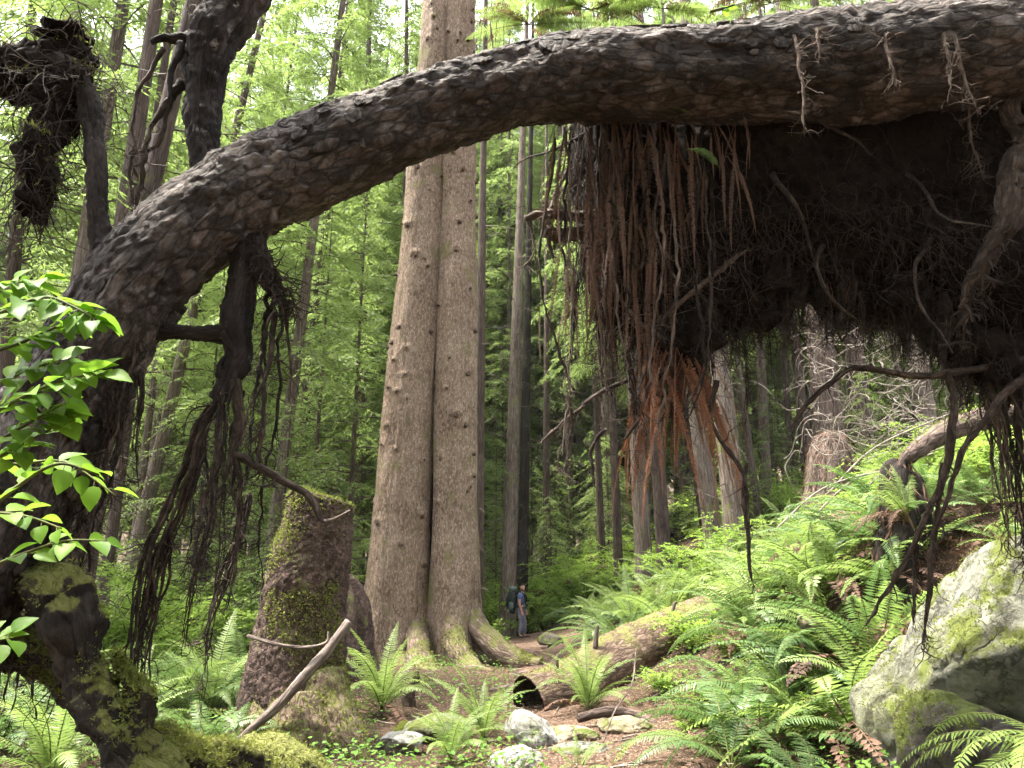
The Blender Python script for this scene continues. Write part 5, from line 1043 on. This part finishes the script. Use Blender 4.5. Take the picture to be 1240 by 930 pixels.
E = [('pel', 'spi'), ('spi', 'che'), ('che', 'nb'), ('nb', 'nk'), ('nb', 'sR'), ('sR', 'eR'), ('eR', 'wR'), ('nb', 'sL'), ('sL', 'eL'), ('eL', 'wL'), ('pel', 'hR'), ('hR', 'kR'), ('kR', 'aR'), ('aR', 'tR'), ('pel', 'hL'), ('hL', 'kL'), ('kL', 'aL'), ('aL', 'tL')]
RD = dict(pel=.13, spi=.125, che=.14, nb=.075, nk=.055, sR=.062, eR=.043, wR=.029, sL=.062, eL=.043, wL=.029, hR=.095, kR=.062, aR=.042, tR=.035, hL=.095, kL=.062, aL=.042, tL=.035)
body = skin('body', V, [(ix[a], ix[b]) for a, b in E], [RD[k] for k in ks], M['skin'], hp)
import bmesh
bm = bmesh.new(); bm.from_mesh(body)
def addm(me):
    bm.from_mesh(me); bpy.data.meshes.remove(me)
for s, w in ((-1, J['wR']), (1, J['wL'])):        # hands: palm, four fingers, thumb
    w = np.array(w); d = np.array((.25, 0, -1.)); d /= np.linalg.norm(d); pal = w + d * .055
    addm(skin('palm', [w, pal, w + d * .09], [(0, 1), (1, 2)], [(.026, .026), (.022, .036), (.018, .036)], M['skin'], hp, 1))
    for k, L in enumerate((.068, .078, .072, .055)):
        b0 = w + d * .085 + np.array((.032 - .021 * k, 0, 0)); c = np.array((0, -s * .35, 0)); addm(skin('finger', [b0 - d * .02, b0 + d * L * .45, b0 + d * L * .75 + c * L * .25, b0 + d * L * .95 + c * L * .6], [(0, 1), (1, 2), (2, 3)], [.010, .009, .008, .006], M['skin'], hp, 1))
    b0 = w + d * .035 + np.array((.03, 0, 0)); addm(skin('thumb', [b0 - (.015, 0, 0), b0 + (.028, 0, -.022), b0 + (.034, -s * .008, -.05)], [(0, 1), (1, 2)], [.012, .010, .007], M['skin'], hp, 1))
# head, turned towards the camera
HR = Matrix.Rotation(math.radians(-50), 4, 'Z'); HC = Vector((.055, 0, 1.645))
hm = bmesh.new(); bmesh.ops.create_uvsphere(hm, u_segments=40, v_segments=28, radius=1.)
def gs(p, c, s): return math.exp(-((p - Vector(c)).length / s) ** 2)
for v in hm.verts:
    p = v.co.copy(); q = Vector((p.x * .098, p.y * .076, p.z * .118)); lower = max(0, -p.z); q.y *= 1 - .22 * lower; q.x *= 1 - .10 * lower if p.x < 0 else 1
    u = Vector((p.x, p.y, p.z)); q.x += .026 * gs(u, (1, 0, -.14), .20) + .008 * gs(u, (1, 0, .1), .25) - .012 * gs(u, (.9, .36, .08), .18) - .012 * gs(u, (.9, -.36, .08), .18) + .008 * gs(u, (.85, 0, -.52), .2) - .006 * gs(u, (.9, 0, -.42), .1) + .012 * gs(u, (.6, 0, -.85), .35)
    q.y += .016 * (gs(u, (-.05, 1, -.05), .2) - gs(u, (-.05, -1, -.05), .2)); v.co = HC + HR.to_3x3() @ q
hme = bpy.data.meshes.new('h'); hm.to_mesh(hme); hm.free(); addm(hme)
bm.to_mesh(body); bm.free(); body.materials.clear(); body.materials.append(M['skin'])
body.polygons.foreach_set('use_smooth', [True] * len(body.polygons)); bo = link('body', body, hp)
def head_bit(name, f, mat, sc=1.06):
    h = bmesh.new(); bmesh.ops.create_uvsphere(h, u_segments=32, v_segments=22, radius=1.); kill = [v for v in h.verts if not f(v.co)]
    for v in h.verts:
        p = v.co; q = Vector((p.x * .098, p.y * .080, p.z * .118)) * sc * (1 + .03 * mn.noise(p * 6)); lower = max(0, -p.z); q.y *= 1 - .2 * lower; v.co = HC + HR.to_3x3() @ q
    bmesh.ops.delete(h, geom=kill, context='VERTS'); me = bpy.data.meshes.new(name); h.to_mesh(me); h.free(); me.materials.append(mat); me.polygons.foreach_set('use_smooth', [True] * len(me.polygons)); link(name, me, hp)
head_bit('hair', lambda p: p.z > .42 or (p.x < -.05 and p.z > -.45) or (p.z > .25 and abs(p.y) > .75), M['hair'], 1.09)
head_bit('beard', lambda p: p.x > .15 and p.z < -.40 and not (p.x > .8 and p.z > -.46), M['hair'], 1.07)
for sgn in (-1, 1):
    mb = MB(); clump(mb, HC + HR.to_3x3() @ Vector((.083, .030 * sgn, .010)), (.011, .014, .009), 1, 0.); mb.obj('eye', M['hair'], hp)
def part_skin(name, keys, radii, mat, extra=()):
    kk = list(keys); m2 = skin(name, [J[k] if isinstance(k, str) else k for k in kk], extra, radii, mat, hp); link(name, m2, hp)
part_skin('shirt', ['spi', 'che', 'nb', 'sR', (.0, -.225, 1.24), 'sL', (.015, .225, 1.24), 'pel', (0, 0, .90)], [.142, .158, .088, .08, .066, .08, .066, .145, .148], M['shirt'], [(0, 1), (1, 2), (2, 3), (3, 4), (2, 5), (5, 6), (0, 7), (7, 8)])
part_skin('trousers', ['pel', 'hR', 'kR', (-.015, -.11, .13), 'hL', 'kL', (.08, .11, .13)], [.140, .112, .084, .075, .112, .084, .075], M['trouser'], [(0, 1), (1, 2), (2, 3), (0, 4), (4, 5), (5, 6)])
for a, t in (('aR', 'tR'), ('aL', 'tL')):
    A, T = np.array(J[a]), np.array(J[t]); link('boot', skin('boot', [A + (-.03, 0, .04), A + (-.02, 0, -.03), T + (.03, 0, .0)], [(0, 1), (1, 2)], [.055, .055, .045], M['boot'], hp), hp)
# backpack: a thing of its own on his back
bp = thing('backpack', hb, 'tall dark green backpack on the back of the hiker', 'backpack'); bp.rotation_euler = hp.rotation_euler
def puff(name, c, size, seed, mat, parent, p=3.2):
    h = bmesh.new(); bmesh.ops.create_uvsphere(h, u_segments=32, v_segments=20, radius=1.)
    for v in h.verts:
        q = v.co; s = (abs(q.x) ** p + abs(q.y) ** p + abs(q.z) ** p) ** (-1 / p); q = q * s; q = q * (1 + .06 * mn.noise(q * 2.4 + Vector((seed, 0, 0)))); v.co = Vector(c) + Vector((q.x * size[0], q.y * size[1], q.z * size[2]))
    me = bpy.data.meshes.new(name); h.to_mesh(me); h.free(); me.materials.append(mat); me.polygons.foreach_set('use_smooth', [True] * len(me.polygons)); return link(name, me, parent)
puff('bag', (-.30, 0, 1.24), (.155, .19, .34), 1, M['pack'], bp); puff('lid', (-.28, 0, 1.60), (.15, .17, .085), 2, M['packlight'], bp, 2.6); puff('pocket', (-.455, 0, 1.18), (.06, .13, .20), 3, M['pack'], bp, 2.6); puff('side_pocket', (-.30, -.20, 1.05), (.085, .045, .13), 4, M['packlight'], bp, 2.6); puff('sleeping_mat', (-.30, 0, .86), (.09, .22, .075), 5, M['pack'], bp, 2.4)
for s in (-1, 1):
    mb = MB(); tube(mb, spline([(-.17, .10 * s, 1.42), (-.03, .125 * s, 1.515), (.12, .12 * s, 1.43), (.165, .125 * s, 1.28), (.08, .165 * s, 1.10), (-.16, .15 * s, 1.02)], 24), .024, 8); mb.obj('shoulder_strap', M['strap'], bp)
mb = MB(); a = np.linspace(-2.6, 2.6, 40); tube(mb, np.stack([.165 * np.cos(a), .165 * np.sin(a), .985 + 0 * a], 1), .026, 8); mb.obj('hip_belt', M['strap'], bp)
# ================================================================ CAMERA, LIGHT
cam = bpy.data.objects.new('camera', bpy.data.cameras.new('camera')); COL.objects.link(cam); scene.camera = cam
cam.location = (0, 0, CAMZ); cam.rotation_euler = (PI / 2 + PITCH, 0, 0); cam.data.sensor_width = 36; cam.data.lens = 36 * F / 1240; cam.data.clip_end = 2000; cam.data.clip_start = .05
SUN_EL, SUN_AZ = math.radians(71), math.radians(-78)      # high, from the left (azimuth from +y towards +x)
w = bpy.data.worlds.new('World'); scene.world = w; w.use_nodes = True; ns, ls = w.node_tree.nodes, w.node_tree.links
sky = ns.new('ShaderNodeTexSky'); sky.sky_type = 'NISHITA'; sky.sun_disc = False; sky.sun_elevation = SUN_EL; sky.sun_rotation = SUN_AZ; sky.air_density = 1.; sky.dust_density = 4.; sky.ozone_density = 1.
hs = ns.new('ShaderNodeHueSaturation'); hs.inputs['Saturation'].default_value = .22; hs.inputs['Value'].default_value = 1.0; ls.new(sky.outputs[0], hs.inputs['Color'])
bg = ns['Background']; ls.new(hs.outputs[0], bg.inputs[0]); bg.inputs[1].default_value = .15
sun = bpy.data.objects.new('sun', bpy.data.lights.new('sun', 'SUN')); COL.objects.link(sun); sun.data.energy = 3.6; sun.data.angle = math.radians(8); sun.data.color = (1., .93, .80)
dv = Vector((math.sin(SUN_AZ) * math.cos(SUN_EL), math.cos(SUN_AZ) * math.cos(SUN_EL), math.sin(SUN_EL))); sun.rotation_euler = dv.to_track_quat('Z', 'Y').to_euler(); sun.location = (0, 0, 40)
vs = scene.view_settings; vs.view_transform = 'Standard'; vs.look = 'None'; vs.exposure = 2.6; vs.gamma = 1; vs.use_curve_mapping = False
cy = scene.cycles; cy.max_bounces = 7; cy.diffuse_bounces = 4; cy.glossy_bounces = 2; cy.transmission_bounces = 5; cy.transparent_max_bounces = 8; cy.sample_clamp_indirect = 6; cy.caustics_reflective = False; cy.caustics_refractive = False
cy.use_adaptive_sampling = True; cy.adaptive_threshold = .04
cy.use_denoising = True
try: cy.denoiser = 'OPENIMAGEDENOISE'
except Exception: pass

# forest air: even, pale, thin

HZ = .0002
if HZ:
    m, nt, ns, ls = new_mat('haze'); out = ns.new('ShaderNodeOutputMaterial'); pv = ns.new('ShaderNodeVolumePrincipled'); pv.inputs['Density'].default_value = HZ; pv.inputs['Color'].default_value = (.92, .95, .93, 1); pv.inputs['Anisotropy'].default_value = .0; ls.new(pv.outputs[0], out.inputs['Volume'])
    mb = MB(); x, y0, y1, z0, z1 = 310, -155, 335, -14, 82
    mb.add([(-x, y0, z0), (x, y0, z0), (x, y1, z0), (-x, y1, z0), (-x, y0, z1), (x, y0, z1), (x, y1, z1), (-x, y1, z1)], [(0, 3, 2, 1), (4, 5, 6, 7), (0, 1, 5, 4), (1, 2, 6, 5), (2, 3, 7, 6), (3, 0, 4, 7)])
    tag(mb.obj('haze', m, smooth=False), kind='stuff'); cy.volume_bounces = 0
